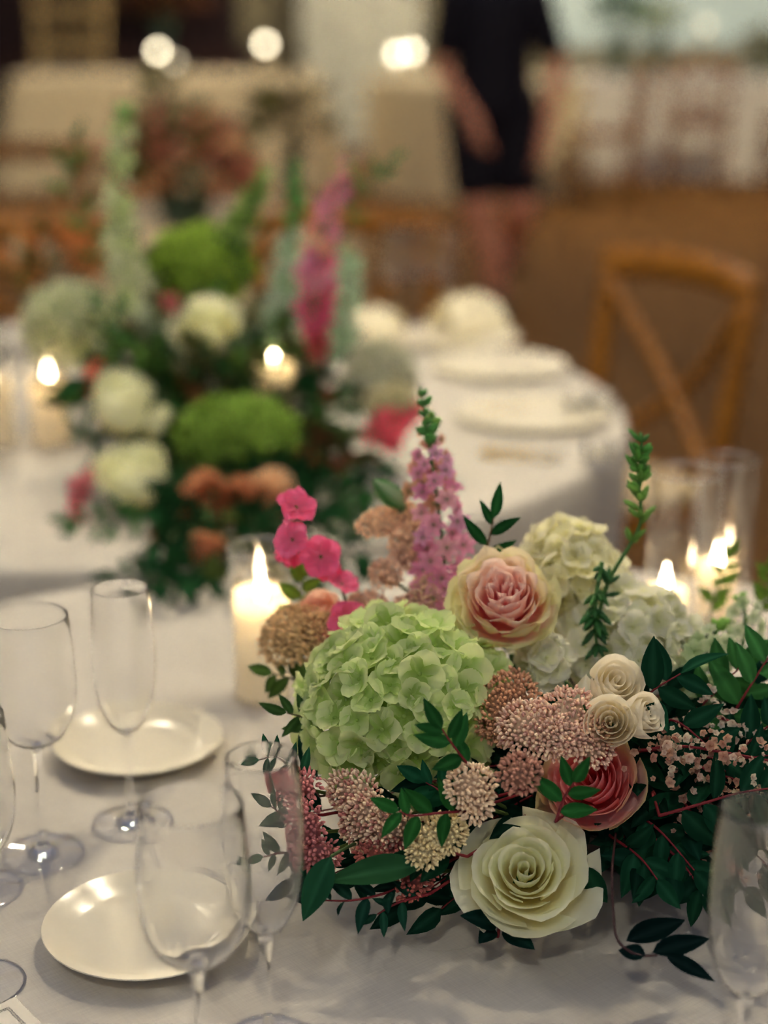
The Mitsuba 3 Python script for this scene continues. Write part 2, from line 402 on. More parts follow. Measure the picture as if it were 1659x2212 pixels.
def sprig(name, label, cat, path, nleaf, L, ratio=.42, col=GREEN_D, stem=(.10, .012, .015), rs=.0012, ang=55, group=None, nrm=None, start=.15, droop=0.0, jit=.35, endleaf=True, both=False, nu=8, root=None):
    """A twig: one stem, and leaves set alternately (or in pairs) along it."""
    t = thing(name, label, cat, group)
    c = curve(path, 14)
    part(t, 'stem', shp(tube(c, np.linspace(rs, rs * .5, len(c)), stem, 5), 'mat_plant'))
    if root is not None: part(t, 'stem', shp(tube(curve([root, (np.asarray(root) + c[0]) / 2 + [0, 0, .008], c[0]], 8), rs, stem, 5), 'mat_plant'))
    tg = np.gradient(c, axis=0)
    for i in range(nleaf):
        f = start + (1 - start) * (i + .5) / nleaf
        k = min(int(f * (len(c) - 1)), len(c) - 1); p, d = c[k], N(tg[k])
        nn = N((TOCAM if nrm is None else nrm) + rng.normal(0, jit, 3))
        side = N(np.cross(d, nn))
        for s in ((1, -1) if both else ((-1) ** i,)):
            a = math.radians(ang + rng.uniform(-15, 15))
            dr = N(d * math.cos(a) + s * side * math.sin(a) + np.array([0, 0, -droop]))
            l = L * rng.uniform(.75, 1.15) * (1 - .25 * f)
            add_leaf(t, p, p + dr * l, l * ratio, nn, col, nu=nu, nv=5)
    if endleaf: add_leaf(t, c[-1], c[-1] + N(tg[-1]) * L * .8, L * .8 * ratio, None, col, nu=nu)
    return t

# -------- roses
def rose_parts(R, H, n, colfn, seed, wrap=(100, 48), zdrop=.45, curl=.12, point=.10, ruffle=.03, nu=10, nv=11, spiral=.10, power=.85, dip=.10):
    g = np.random.default_rng(seed); out = []
    for k in range(n):
        f = k / (n - 1)
        Rk = R * (.07 + .93 * f ** power) * g.uniform(.96, 1.04)
        Zk = H * (1 - zdrop * f ** 2.2 - dip * (1 - f) ** 3) * g.uniform(.97, 1.03)
        a0 = k * 2.39996 + g.uniform(-.25, .25)
        half = math.radians(wrap[0] + (wrap[1] - wrap[0]) * f ** .7)
        cu, dr = R * curl * f ** 1.6, R * curl * .9 * f ** 2
        ph = g.uniform(0, 9)
        def fn(u, v, f=f, Rk=Rk, Zk=Zk, a0=a0, half=half, cu=cu, dr=dr, ph=ph):
            ue = u * (1 - (.10 + .16 * f) * np.abs(v) ** 2.6)
            P = [(.02 * R, 0.0), (Rk * (.85 + .25 * f) + .03 * R, .05 * H), (Rk * (1.02 - .12 * (1 - f)), Zk * .72), (Rk + cu, Zk - dr)]
            b = [(1 - ue) ** 3, 3 * ue * (1 - ue) ** 2, 3 * ue ** 2 * (1 - ue), ue ** 3]
            r = sum(bi * p[0] for bi, p in zip(b, P)); z = sum(bi * p[1] for bi, p in zip(b, P))
            tipw = sm(.6, 1, u)
            r = r * (1 + spiral * v) + tipw * f * R * point * (np.clip(1 - np.abs(v) * 1.3, 0, 1) - .25)
            nz = vnoise(np.stack([v * 2.2 + ph, u * 2, 0 * u + ph], 1)) - .5
            r = r + nz * R * ruffle * (1 + 2 * tipw * f); z = z + nz * R * ruffle * 1.5 * tipw
            th = a0 + v * half * (.45 + .55 * np.sin(np.pi / 2 * np.clip(u * 1.5, 0, 1)))
            return (r * np.cos(th), r * np.sin(th), z), np.clip(colfn(f, u, v, nz), 0, 1)
        out.append(sheet(fn, nu, nv))
    return out

def rose(name, label, pos, axis, R, H, n, colfn, seed, stem_to=None, roll=0.0, sepals=True, group=None, cat='rose', **kw):
    t = thing(name, label, cat, group)
    M = frame_z(np.asarray(pos) - N(axis) * H * .55, axis, roll)
    for m in rose_parts(R, H, n, colfn, seed, **kw):
        part(t, 'petal', shp((app(m[0], M), m[1], m[2]), 'mat_petal'))
    v, f, c = lathe([(.0001, -.012), (.004, -.011), (.008, -.004), (.009, .002), (.004, .004), (.0001, .004)], 10, (.03, .10, .02))
    part(t, 'receptacle', shp((app(v * (R / .045), M), f, c), 'mat_plant'))
    if sepals:
        for k in range(5):
            a = k * 1.2566 + .3
            m = leaf_mesh(R * .75, R * .2, .5, .1, (.03, .11, .02), 6, 3)
            MM = M @ frame_y((0, 0, 0), (math.cos(a), math.sin(a), -.35), (0, 0, 1))
            part(t, 'sepal', shp((app(m[0], MM), m[1], m[2]), 'mat_leaf'))
    if stem_to is not None:
        p0 = app([[0, 0, -.010 * R / .045]], M)[0]
        part(t, 'stem', shp(tube(curve([p0, p0 - N(axis) * R * .35 + (np.asarray(stem_to) - p0) * .2, stem_to], 8), .0026, (.035, .12, .03), 8), 'mat_plant'))
    return t

def white_col(f, u, v, nz):
    edge = lin(250, 251, 224); deep = np.array([.80, .70, .30])
    c = mixc(deep, edge, sm(.30, .74 - .18 * f, u))
    return c * (.96 + .2 * nz)[:, None]
def cream_col(f, u, v, nz):
    return mixc((.90, .82, .62), lin(252, 246, 228), sm(.2, .8, u)) * (.96 + .2 * nz)[:, None]
def blush_col(f, u, v, nz):
    pink = mixc((.95, .17, .27), (.96, .52, .51), np.full_like(u, f ** .5))
    rim = mixc(lin(255, 232, 220), lin(244, 242, 196), np.full_like(u, sm(.35, .9, f)))
    w = sm(.46 - .34 * f, .92 - .18 * f, u + nz * .3)
    return pink * (1 - w[:, None]) + rim * w[:, None]
def deep_col(f, u, v, nz):
    pink = mixc((.86, .14, .18), (.95, .55, .52), np.full_like(u, f ** 1.2))
    rim = mixc(lin(244, 170, 168), lin(236, 228, 170), np.full_like(u, sm(.5, 1, f)))
    w = sm(.50 - .2 * f, .98, u + nz * .2)
    return pink * (1 - w[:, None]) + rim * w[:, None]
def peach_col(f, u, v, nz):
    return mixc((.55, .20, .09), (.80, .42, .24), sm(.3, 1, u)) * (.95 + .3 * nz)[:, None]
def apricot_col(f, u, v, nz):
    return mixc((.75, .38, .18), (.93, .68, .45), sm(.3, 1, u)) * (.95 + .3 * nz)[:, None]

# -------- small blossoms
def blossom(npet, s, wr, cup, cin, cout, seed, ceye=(.35, .45, .08), nu=5, nv=5, ruf=.10, pointy=.75, eye=.12, rnd=.7):
    g = np.random.default_rng(seed); P = []
    for k in range(npet):
        a = 2 * np.pi * k / npet + g.uniform(-.15, .15); c_ = cup + g.uniform(-.12, .12); tw = g.uniform(-.35, .35); ph = g.uniform(0, 9)
        def fn(u, v):
            w = np.sin(np.pi * (.06 + .92 * u) ** pointy) ** rnd
            x = s * u; y = v * s * wr * w; z = s * (c_ * u ** 1.6 + .22 * v * v * w * (1 if c_ > -.1 else -1)) + tw * y * .6
            z = z + s * ruf * (vnoise(np.stack([u * 3 + ph, v * 2, u * 0], 1)) - .5) * u
            return (x * math.cos(a) - y * math.sin(a), x * math.sin(a) + y * math.cos(a), z), mixc(cin, cout, sm(.0, .75, u))
        P.append(sheet(fn, nu, nv))
    e = trimesh.creation.icosphere(1, s * eye); P.append((e.vertices * [1, 1, .7] + [0, 0, s * .03], np.array(e.faces), cc(len(e.vertices), ceye)))
    return join(P)

def hydrangea(name, label, pos, radii, nfl, size, cin, cout, ceye, axis, seed, stem_to=None, cover=-.45, variants=5, group=None, cup=.18):
    t = thing(name, label, 'hydrangea', group)
    g = np.random.default_rng(seed)
    kinds = [shp(blossom(4, size / 2, .62, cup + .07 * i, np.asarray(cin) * (.8 + .1 * i), np.asarray(cout) * (.90 + .04 * i), seed + i, ceye, 6, 5, .34, .9, .10, .45), 'mat_petal') for i in range(variants)]
    core = trimesh.creation.icosphere(2, 1.0)
    M = frame_z(pos, axis)
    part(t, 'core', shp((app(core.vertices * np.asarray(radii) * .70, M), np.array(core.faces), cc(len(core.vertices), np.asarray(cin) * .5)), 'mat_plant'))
    for i in range(nfl):
        zf = 1 - (1 - cover) * (i + .5) / nfl; ph = i * 2.39996
        d = np.array([math.sqrt(max(0, 1 - zf * zf)) * math.cos(ph), math.sqrt(max(0, 1 - zf * zf)) * math.sin(ph), zf])
        p = app([d * np.asarray(radii) * g.uniform(.90, 1.04)], M)[0]
        nd = N(M[:3, :3] @ (d / np.asarray(radii)) * min(radii)); nd = N(nd + g.normal(0, .34, 3))
        part(t, 'floret', xf(kinds[g.integers(variants)], frame_z(p, nd, g.uniform(0, 6.28), g.uniform(.78, 1.15))))
    if stem_to is not None:
        part(t, 'stem', shp(tube(curve([np.asarray(pos), stem_to], 5), .0035, (.05, .14, .03), 8), 'mat_plant'))
    return t

def bud(L, W, col, n=6):
    v, f, c = lathe([(.0001, 0), (W * .6, L * .15), (W, L * .45), (W * .7, L * .8), (.0001, L)], n, col)
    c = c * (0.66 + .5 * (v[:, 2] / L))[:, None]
    return v, f, c

def spike(name, label, cat, path, nfl, size, cols, seed, nbud=12, npet=5, rad=.014, bstart=.62, budcol=GREEN_L, budsize=.010, stemcol=(.06, .17, .03), flow0=.0, group=None, face=.7, wr=.36, eye=(.10, .2, .03), taper=.45, rs=.0022, pointy=.8, tinge=None, budopen=50):
    """A flower spike such as larkspur: florets up to bstart of its length, green buds from there to the tip."""
    t = thing(name, label, cat, group); g = np.random.default_rng(seed)
    c = curve(path, 24); tg = np.gradient(c, axis=0)
    part(t, 'stem', shp(tube(c, np.linspace(rs, rs * .4, len(c)), stemcol, 6), 'mat_plant'))
    kinds = [shp(blossom(npet, size / 2, wr, .25, np.asarray(co) * .8, co, seed + i, eye, pointy=pointy), 'mat_petal') for i, co in enumerate(cols)]
    for i in range(nfl):
        f = flow0 + (bstart - flow0) * (i + .5) / nfl
        k = int(f * (len(c) - 1)); d = N(tg[k]); a = i * 2.39996
        nn = N(TOCAM - d * np.dot(TOCAM, d)); sd = np.cross(d, nn)
        rdir = N(math.cos(a) * nn + math.sin(a) * sd)
        sc = 1 - taper * (f - flow0) / max(1e-3, bstart - flow0)
        p = c[k] + rdir * rad * sc
        nd = N(rdir * (1 - face) + TOCAM * face + g.normal(0, .22, 3))
        part(t, 'floret', xf(kinds[g.integers(len(kinds))], frame_z(p, nd, g.uniform(0, 6.28), sc * g.uniform(.85, 1.1))))
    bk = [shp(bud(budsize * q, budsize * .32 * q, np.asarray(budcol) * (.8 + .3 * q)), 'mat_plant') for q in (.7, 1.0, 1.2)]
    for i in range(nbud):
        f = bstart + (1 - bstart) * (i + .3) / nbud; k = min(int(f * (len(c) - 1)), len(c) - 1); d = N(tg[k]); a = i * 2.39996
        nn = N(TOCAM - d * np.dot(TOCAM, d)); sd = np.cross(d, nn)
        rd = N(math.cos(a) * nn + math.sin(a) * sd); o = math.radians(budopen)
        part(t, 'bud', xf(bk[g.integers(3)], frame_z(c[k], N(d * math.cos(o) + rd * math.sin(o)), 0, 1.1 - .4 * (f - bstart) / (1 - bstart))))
    return t

def bead_head(radii, M, cols, seed, dens=1.0, L=.0042, W=.0014, cover=-.1):
    """A flat-topped head of countless tiny buds, one mesh."""
    g = np.random.default_rng(seed)
    r = np.asarray(radii); n = int(dens * 2.6 * (r[0] * r[1] + r[0] * r[2] + r[1] * r[2]) / (W * W * 4.2)); P = []
    for i in range(n):
        zf = 1 - (1 - cover) * (i + .5) / n; ph = i * 2.39996
        q = math.sqrt(max(0, 1 - zf * zf)); d = np.array([q * math.cos(ph), q * math.sin(ph), zf])
        lump = .88 + .26 * vnoise(d[None] * 4.3 + seed)[0]
        p = d * r * lump * g.uniform(.95, 1.05)
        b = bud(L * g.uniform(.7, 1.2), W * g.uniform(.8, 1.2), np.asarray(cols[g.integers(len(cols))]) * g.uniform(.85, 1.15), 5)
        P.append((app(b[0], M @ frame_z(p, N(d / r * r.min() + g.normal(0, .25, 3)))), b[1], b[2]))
    return join(P)
RICE = [lin(236, 206, 172), lin(246, 228, 190), lin(230, 182, 158), lin(224, 194, 152), lin(240, 210, 184)]
RICE_PINK = RICE + [lin(226, 150, 152), lin(232, 172, 168)]
RICE_TAN = [lin(214, 176, 126), lin(226, 194, 146), lin(196, 150, 110), lin(190, 170, 100)]
RICE_CREAM = [lin(240, 226, 176), lin(228, 212, 156), lin(222, 196, 150)]
def rice(name, label, heads, root, cols, seed, dens=1.0, L=.0046, W=.0014, stem=(.08, .13, .03), cat='filler flower'):
    t = thing(name, label, cat)
    for i, (p, ax, r) in enumerate(heads):
        M = frame_z(p, ax, i)
        part(t, 'flower_head', shp(bead_head(r, M, cols, seed + i, dens, L, W), 'mat_solid'), kind='stuff')
        dome = trimesh.creation.icosphere(2, 1.0)
        part(t, 'head_base', shp((app(dome.vertices * np.asarray(r) * .78, M), np.array(dome.faces), cc(len(dome.vertices), np.asarray(cols[0]) * .6)), 'mat_plant'))
        part(t, 'stem', shp(tube(curve([root, (np.asarray(root) + p) / 2 - N(ax) * .01, p], 8), .0014, stem, 5), 'mat_plant'))
    return t

# ------------------------------------------------------------------ near centrepiece
BOWL = np.array([.20, 1.185, TABLE])
def bowl_thing():
    t = thing('flower_bowl', 'dark low bowl hidden under the near centrepiece flowers', 'bowl')
    at = lambda m: (m[0] + BOWL, m[1], m[2])
    part(t, 'body', shp(at(lathe([(.0001, .002), (.05, .002), (.055, .008), (.085, .035), (.10, .055), (.097, .056), (.08, .038), (.0001, .03)], 40, (.05, .04, .035))), 'mat_solid'))
    part(t, 'floral_foam', shp(at(lathe([(.0001, .03), (.08, .038), (.085, .06), (.06, .085), (.0001, .095)], 24, (.02, .06, .02))), 'mat_solid'), 'dark green floral foam')
bowl_thing()
ROOT = BOWL + np.array([0, 0, .06])

def tocam(p): return N(EYE - np.asarray(p))

# the white rose in front, the two blush roses
p = Q(1133, 1882, 1.015)
rose('white_rose', 'large open white rose with pointed petals at the bottom front of the near centrepiece', p, N(tocam(p) + np.array([.0, 0, .42])), 0.0445, .034, 24, white_col, 5, stem_to=ROOT + [-.03, -.04, -.03], roll=.6, wrap=(125, 52), zdrop=.62, curl=.10, point=.15, ruffle=.06, spiral=.14, power=.95, dip=.12)
p = Q(1088, 1290, 1.165)
rose('blush_rose', 'ruffled pink garden rose with cream green outer petals standing above the green hydrangea', p, N(tocam(p) + np.array([-.05, 0, .55])), .0380, .050, 34, blush_col, 8, stem_to=Q(1128, 1530, 1.17), roll=2.0, wrap=(58, 54), zdrop=.50, curl=.14, point=.03, ruffle=.17, spiral=.05, power=.80, dip=.05)
p = Q(1275, 1690, 1.060)
rose('blush_rose', 'deep pink rose with cream edges half hidden under the bead flower head', p, N(tocam(p) + np.array([-.25, 0, .35])), .0365, .046, 24, deep_col, 21, stem_to=ROOT + [.02, -.02, -.02], roll=1.0, wrap=(100, 50), zdrop=.42, curl=.10, point=.06, ruffle=.04)

# hydrangeas
GH = ((.40, .60, .12), (.80, .88, .48), (.40, .55, .15))
WH = ((.74, .75, .50), (.92, .92, .80), (.62, .64, .3))
p = Q(868, 1532, 1.135)
hydrangea('hydrangea', 'big pale green hydrangea at the left of the near centrepiece', p, (.073, .068, .062), 135, .0315, *GH, axis=N(tocam(p) + [0, 0, .2]), seed=31, stem_to=ROOT)
p = Q(1225, 1245, 1.26)
hydrangea('hydrangea', 'creamy white hydrangea directly behind the pink garden rose', p, (.036, .040, .034), 60, .028, (.74, .72, .36), (.93, .91, .72), (.65, .6, .25), axis=N(tocam(p) + [0, 0, .6]), seed=41, stem_to=ROOT)
p = Q(1345, 1395, 1.235)
hydrangea('hydrangea', 'white hydrangea in front of the wide glass cylinder', p, (.056, .048, .048), 90, .027, *WH, axis=N(tocam(p) + [.0, 0, .4]), seed=43, stem_to=ROOT)
p = Q(1175, 1425, 1.175)
hydrangea('hydrangea', 'small loose cluster of white florets under the pink garden rose stem', p, (.016, .016, .014), 12, .026, *WH, axis=N(tocam(p) + [-.2, 0, .2]), seed=45, stem_to=ROOT, cover=.0)

# small white blooms right of the stem
for i, (px, py, Y, R, ax, lab) in enumerate([
        (1325, 1478, 1.085, .0195, (.15, -.5, .5), 'small white spray rose, upper one of three beside the dark leaves'),
        (1318, 1560, 1.050, .0190, (-.15, -.8, .5), 'small cream spray rose behind the right end of the bead flower head'),
        (1385, 1546, 1.060, .0165, (.6, -.5, .4), 'small white spray rose with a browned edge, rightmost of three')]):
    p = Q(px, py, Y)
    rose('spray_rose', lab, p, ax, R, R * 1.5, 14, cream_col, 50 + i, stem_to=ROOT, wrap=(110, 62), zdrop=.12, curl=.03, point=.05, ruffle=.05, nu=8, nv=8)
p = Q(690, 1318, 1.245)
rose('spray_rose', 'small pale peach spray rose between the tan umbel and the lowest magenta flowers', p, (-.1, -.5, .75), .016, .026, 14, lambda f, u, v, nz: mixc((.85, .5, .36), lin(250, 214, 192), sm(.1, .8, u)), 57, stem_to=ROOT, wrap=(110, 70), zdrop=.12, curl=.02, nu=8, nv=8)
t = thing('petal', 'single loose round white petal among the small spray roses', 'petal')
m = leaf_mesh(.024, .021, -.35, .25, lin(232, 228, 208), 8, 7, .7)
part(t, 'blade', shp((app(m[0], frame_y(Q(1262, 1520, 1.11), (0, .1, 1), TOCAM)), m[1], m[2]), 'mat_petal'))

# pale green stock at the right
STK = [lin(214, 226, 186), lin(226, 234, 204), lin(200, 218, 174)]
spike('stock_flower', 'pale green white stock blossoms at the right behind dark leaves', 'stock', [Q(1500, 1500, 1.17), Q(1530, 1420, 1.19), Q(1555, 1345, 1.21)], 20, .026, STK, 61, nbud=5, npet=7, rad=.017, bstart=.9, wr=.34, eye=(.2, .35, .08), pointy=1.0, face=.5)
spike('stock_flower', 'small green white blossoms at the right edge under the yellow green sprig', 'stock', [Q(1600, 1420, 1.25), Q(1610, 1340, 1.26), Q(1600, 1290, 1.27)], 14, .022, STK, 67, nbud=4, npet=6, rad=.016, bstart=.9, wr=.34, eye=(.2, .35, .08), pointy=1.0, face=.5)

# larkspurs
LIL = [lin(240, 176, 202), lin(232, 160, 192), lin(244, 192, 204), lin(236, 184, 212)]
spike('larkspur', 'tall lilac pink larkspur spike with green buds at its tip', 'larkspur', [Q(965, 1330, 1.235), Q(962, 1230, 1.25), Q(945, 1080, 1.265), Q(928, 960, 1.275), Q(908, 835, 1.285)], 44, .0285, LIL, 71, nbud=15, npet=6, rad=.021, bstart=.76, wr=.30, eye=(.16, .30, .06), taper=.5, budsize=.011, budcol=(.06, .22, .04), pointy=1.0)
spike('larkspur', 'green budded tip with small peach buds beside the lilac larkspur', 'larkspur', [Q(935, 1080, 1.285), Q(930, 990, 1.29), Q(935, 890, 1.295)], 16, .020, [lin(216, 170, 140), lin(220, 160, 150)], 72, nbud=6, npet=5, rad=.020, bstart=.8, eye=(.2, .3, .06), taper=.6)
MAG = [lin(250, 122, 166), lin(252, 136, 178), lin(246, 106, 150)]
def magenta():
    t = thing('larkspur', 'leaning magenta larkspur with well spaced open flowers left of the lilac spike', 'larkspur')
    P = [(760, 1440, 1.20), (755, 1345, 1.21), (735, 1262, 1.22), (695, 1205, 1.22), (636, 1172, 1.225), (640, 1095, 1.23)]
    c = curve([Q(*a) for a in P], 30)
    part(t, 'stem', shp(tube(c, .0014, (.10, .16, .04), 6), 'mat_plant'))
    fl = [(640, 1096, 1.222, .033, (.3, -.55, .75)), (632, 1166, 1.215, .031, (-.35, -.7, .4)), (628, 1195, 1.222, .024, (-.3, -.5, -.2)), (693, 1203, 1.208, .0335, (.05, -.9, .35)), (738, 1262, 1.214, .025, (.4, -.4, .8)), (712, 1240, 1.222, .022, (-.2, -.4, .9)), (752, 1342, 1.200, .033, (.0, -.8, .5)), (722, 1392, 1.205, .028, (-.5, -.5, .4)), (742, 1385, 1.20, .022, (-.1, -.9, -.2))]
    for i, (px, py, Y, s, ax) in enumerate(fl):
        part(t, 'floret', shp((lambda m: (app(m[0], frame_z(Q(px, py, Y), ax, i)), m[1], m[2]))(blossom(5, s / 2, .58, .26, np.asarray(MAG[i % 3]) * .8, MAG[i % 3], 80 + i, (.16, .16, .03), 7, 7, .5, .95, .09, .55)), 'mat_petal'))
magenta()
def budded(label, P, n, seed, L=.011, col=GREEN_L, rs=.0018, name='bud_spike'):
    t = thing(name, label, 'bud spike'); g = np.random.default_rng(seed)
    c = curve([Q(*a) for a in P], 24); tg = np.gradient(c, axis=0)
    part(t, 'stem', shp(tube(c, np.linspace(rs, rs * .6, len(c)), (.05, .16, .03), 6), 'mat_plant'))
    return t, c, tg, g
def buds(t, c, tg, g, f, k, L, col):
    i = min(int(f * (len(c) - 1)), len(c) - 1); d = N(tg[i])
    for q in range(k):
        i = int(np.clip((f + g.uniform(-.035, .035)) * (len(c) - 1), 0, len(c) - 1))
        a = q * 2.39996 + f * 40
        nn = N(TOCAM - d * np.dot(TOCAM, d)); sd = np.cross(d, nn); rd = math.cos(a) * nn * .8 + math.sin(a) * sd
        b = bud(L * g.uniform(.5, 1.1), L * .145, np.asarray(col) * g.uniform(.7, 1.3), 6)
        part(t, 'bud', shp((app(b[0], frame_z(c[i], N(d * g.uniform(.4, 1.0) + rd * .8))), b[1], b[2]), 'mat_plant'))
t, c, tg, g = budded('curved green bud spike rising above the white hydrangea at the right', [(1285, 1370, 1.20), (1312, 1262, 1.20), (1365, 1170, 1.205), (1385, 1120, 1.21), (1380, 1040, 1.21), (1386, 955, 1.21)], 0, 5)
for f, k, L, col in [(.22, 5, .014, GREEN_M), (.42, 4, .017, GREEN_L), (.62, 4, .016, GREEN_L), (.72, 7, .018, GREEN_L), (.80, 6, .017, (.13, .34, .05)), (.86, 6, .017, (.11, .31, .05)), (.91, 7, .017, (.09, .28, .04)), (.96, 7, .016, (.07, .25, .04)), (1.0, 7, .014, (.05, .20, .03))]: buds(t, c, tg, g, f, k, L, col)
t, c, tg, g = budded('dark green drooping bud spike lying over the white hydrangea', [(1300, 1215, 1.19), (1288, 1290, 1.175), (1285, 1350, 1.17), (1290, 1400, 1.165)], 0, 6)
for f, k, L, col in [(.1, 5, .014, GREEN_M), (.3, 6, .016, (.03, .14, .02)), (.45, 7, .018, (.02, .11, .02)), (.6, 7, .017, (.02, .1, .02)), (.75, 6, .016, GREEN_M), (.95, 6, .015, GREEN_M)]: buds(t, c, tg, g, f, k, L, col)

# bead-like filler heads
up = N(np.array([0, -.35, .9])); fr = N(np.array([0, -.75, .6]))
rice('bead_flower', 'wide dome of pinkish beige bead buds below the pink garden rose', [(Q(1150, 1575, 1.055), N(fr + [-.3, 0, 0]), (.023, .017, .011)), (Q(1215, 1562, 1.06), N(fr + [0, 0, .1]), (.026, .018, .012)), (Q(1275, 1600, 1.055), N(fr + [.35, 0, -.2]), (.017, .015, .010)), (Q(1205, 1592, 1.05), N(fr + [.0, 0, -.3]), (.023, .010, .009))], ROOT, RICE_PINK, 101)
rice('bead_flower', 'round cluster of beige bead buds left of the smaller round cluster', [(Q(1016, 1700, 1.015), fr, (.0145, .0135, .010)), (Q(1028, 1738, 1.012), N(fr + [.1, 0, -.4]), (.010, .009, .008))], ROOT + [-.06, -.06, -.02], RICE, 111)
rice('bead_flower', 'smallest round cluster of brown pink bead buds above the white rose', [(Q(1122, 1672, 1.005), fr, (.0120, .0112, .009))], ROOT + [-.03, -.06, -.02], [lin(190, 140, 115), lin(200, 150, 130), lin(170, 115, 95)], 121)
rice('bead_flower', 'long drooping head of beige bead buds under the green hydrangea', [(Q(768, 1715, 1.055), N(np.array([-.55, -.6, .35])), (.022, .013, .010)), (Q(800, 1775, 1.04), N(np.array([-.3, -.7, -.1])), (.024, .018, .010)), (Q(850, 1800, 1.03), N(np.array([.1, -.8, .0])), (.018, .016, .010))], ROOT + [-.10, -.03, -.01], RICE + [lin(200, 110, 115)], 131)
rice('bead_flower', 'yellowish cream bead buds left of the white rose', [(Q(930, 1812, 1.012), N(fr + [-.2, 0, 0]), (.013, .014, .009)), (Q(968, 1800, 1.01), N(fr + [.3, 0, 0]), (.012, .010, .008)), (Q(915, 1845, 1.005), N(fr + [-.2, 0, -.3]), (.008, .010, .007))], ROOT + [-.09, -.05, -.03], RICE_CREAM, 141)
rice('bead_flower', 'pink bead buds behind the front champagne flute', [(Q(668, 1800, 1.03), N(np.array([-.5, -.6, .1])), (.011, .020, .009)), (Q(690, 1845, 1.02), N(np.array([.1, -.8, -.2])), (.012, .012, .008)), (Q(640, 1700, 1.06), N(np.array([-.5, -.6, .4])), (.010, .018, .010))], ROOT + [-.13, -.02, -.03], [lin(210, 130, 125), lin(220, 150, 145), lin(190, 110, 105)], 151)
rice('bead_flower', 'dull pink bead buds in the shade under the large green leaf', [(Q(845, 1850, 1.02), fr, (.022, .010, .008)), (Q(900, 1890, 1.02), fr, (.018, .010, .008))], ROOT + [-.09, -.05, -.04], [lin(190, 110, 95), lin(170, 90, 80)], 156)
rice('bead_flower', 'brown pink bead buds right of the green hydrangea behind the rose stem', [(Q(1092, 1530, 1.10), N(fr + [-.3, 0, .2]), (.022, .026, .012)), (Q(1082, 1560, 1.10), N(fr + [-.3, 0, -.2]), (.013, .013, .010))], ROOT, [lin(206, 154, 116), lin(190, 134, 104), lin(216, 168, 132)], 161)
rice('bead_flower', 'tan fuzzy umbel beside the white pillar candle', [(Q(640, 1375, 1.235), N(np.array([-.5, -.3, .8])), (.030, .026, .016)), (Q(690, 1385, 1.22), N(np.array([.2, -.6, .6])), (.020, .020, .016))], ROOT + [-.1, 0, 0], RICE_TAN, 171, W=.0018, L=.005)
rice('bead_flower', 'peach fuzzy flower crests left of the lilac larkspur', [(Q(832, 1135, 1.30), N(np.array([-.1, -.3, .9])), (.020, .014, .011)), (Q(880, 1180, 1.29), N(np.array([.2, -.6, .6])), (.013, .012, .024)), (Q(872, 1120, 1.30), N(np.array([.1, -.3, .9])), (.012, .012, .010))], ROOT + [-.05, .02, .05], [lin(244, 204, 164), lin(248, 212, 180), lin(236, 184, 144)], 181, W=.0018, L=.005)
rice('bead_flower', 'pinkish tan fuzzy flower crests above the green hydrangea', [(Q(838, 1245, 1.26), N(np.array([-.4, -.4, .7])), (.012, .010, .012)), (Q(870, 1210, 1.275), N(np.array([.2, -.4, .7])), (.009, .009, .010)), (Q(935, 1285, 1.24), N(np.array([.1, -.6, .6])), (.016, .014, .014)), (Q(800, 1318, 1.25), N(np.array([-.3, -.3, .8])), (.022, .012, .009)), (Q(880, 1320, 1.24), N(np.array([0, -.5, .8])), (.012, .010, .009))], ROOT + [-.05, .02, .05], [lin(226, 182, 152), lin(236, 202, 172), lin(210, 164, 140)], 191, W=.0017, L=.005)

# pale bud leaf and a pink petal by the candle
t = thing('lily_bud', 'pale green pointed bud left of the lilac larkspur', 'flower bud')
b = lathe([(.0001, 0), (.006, .006), (.0095, .018), (.008, .03), (.003, .04), (.0001, .043)], 14, (.20, .42, .20))
b[2][:] = mixc((.06, .24, .06), (.50, .62, .42), .5 + .5 * np.sin(np.arctan2(b[0][:, 1], b[0][:, 0]) * 3 + 1))
part(t, 'bud', shp((app(b[0], frame_z(Q(874, 1096, 1.29), Q(803, 1034, 1.27) - Q(874, 1096, 1.29))), b[1], b[2]), 'mat_petal'))
part(t, 'stem', shp(tube(curve([Q(874, 1096, 1.29), Q(900, 1150, 1.29), ROOT + [-.02, .04, .05]], 8), .0018, (.05, .15, .03), 6), 'mat_plant'))

# ------------------------------------------------------------------ foliage of the near centrepiece
RED = (.16, .012, .018)
def S(path): return [Q(*a) for a in path]
sprig('leafy_sprig', 'green sprig with reddish stem in front of the right side of the green hydrangea', 'sprig', S([(1075, 1720, 1.05), (1010, 1650, 1.02), (975, 1605, 1.01), (955, 1575, 1.01)]), 6, .030, .46, (.012, .066, .016), RED, start=.3, ang=50, jit=.25, root=ROOT)
sprig('leafy_sprig', 'bright green sprig with red stem lying across the drooping bead flower head', 'sprig', S([(1010, 1752, 1.012), (950, 1756, 1.004), (890, 1762, 1.0), (862, 1752, 1.0)]), 6, .027, .48, (.015, .085, .018), RED, start=.1, ang=62, jit=.2, root=ROOT)
sprig('leafy_sprig', 'dark leaves beside the yellowish cream bead buds', 'sprig', S([(1010, 1850, 1.02), (960, 1840, 1.012), (900, 1850, 1.01)]), 4, .030, .55, GREEN_D, RED, ang=60, root=ROOT)
sprig('leafy_sprig', 'dark green leaves just above the smallest round bead cluster', 'sprig', S([(990, 1745, 1.04), (960, 1715, 1.03), (920, 1690, 1.035)]), 5, .030, .5, (.008, .055, .026), RED, root=ROOT)
sprig('leafy_sprig', 'three green leaves lying over the deep pink rose', 'sprig', S([(1200, 1775, 1.00), (1218, 1725, 1.005), (1240, 1690, 1.0)]), 4, .029, .46, (.012, .072, .016), RED, ang=60, jit=.2, root=ROOT)
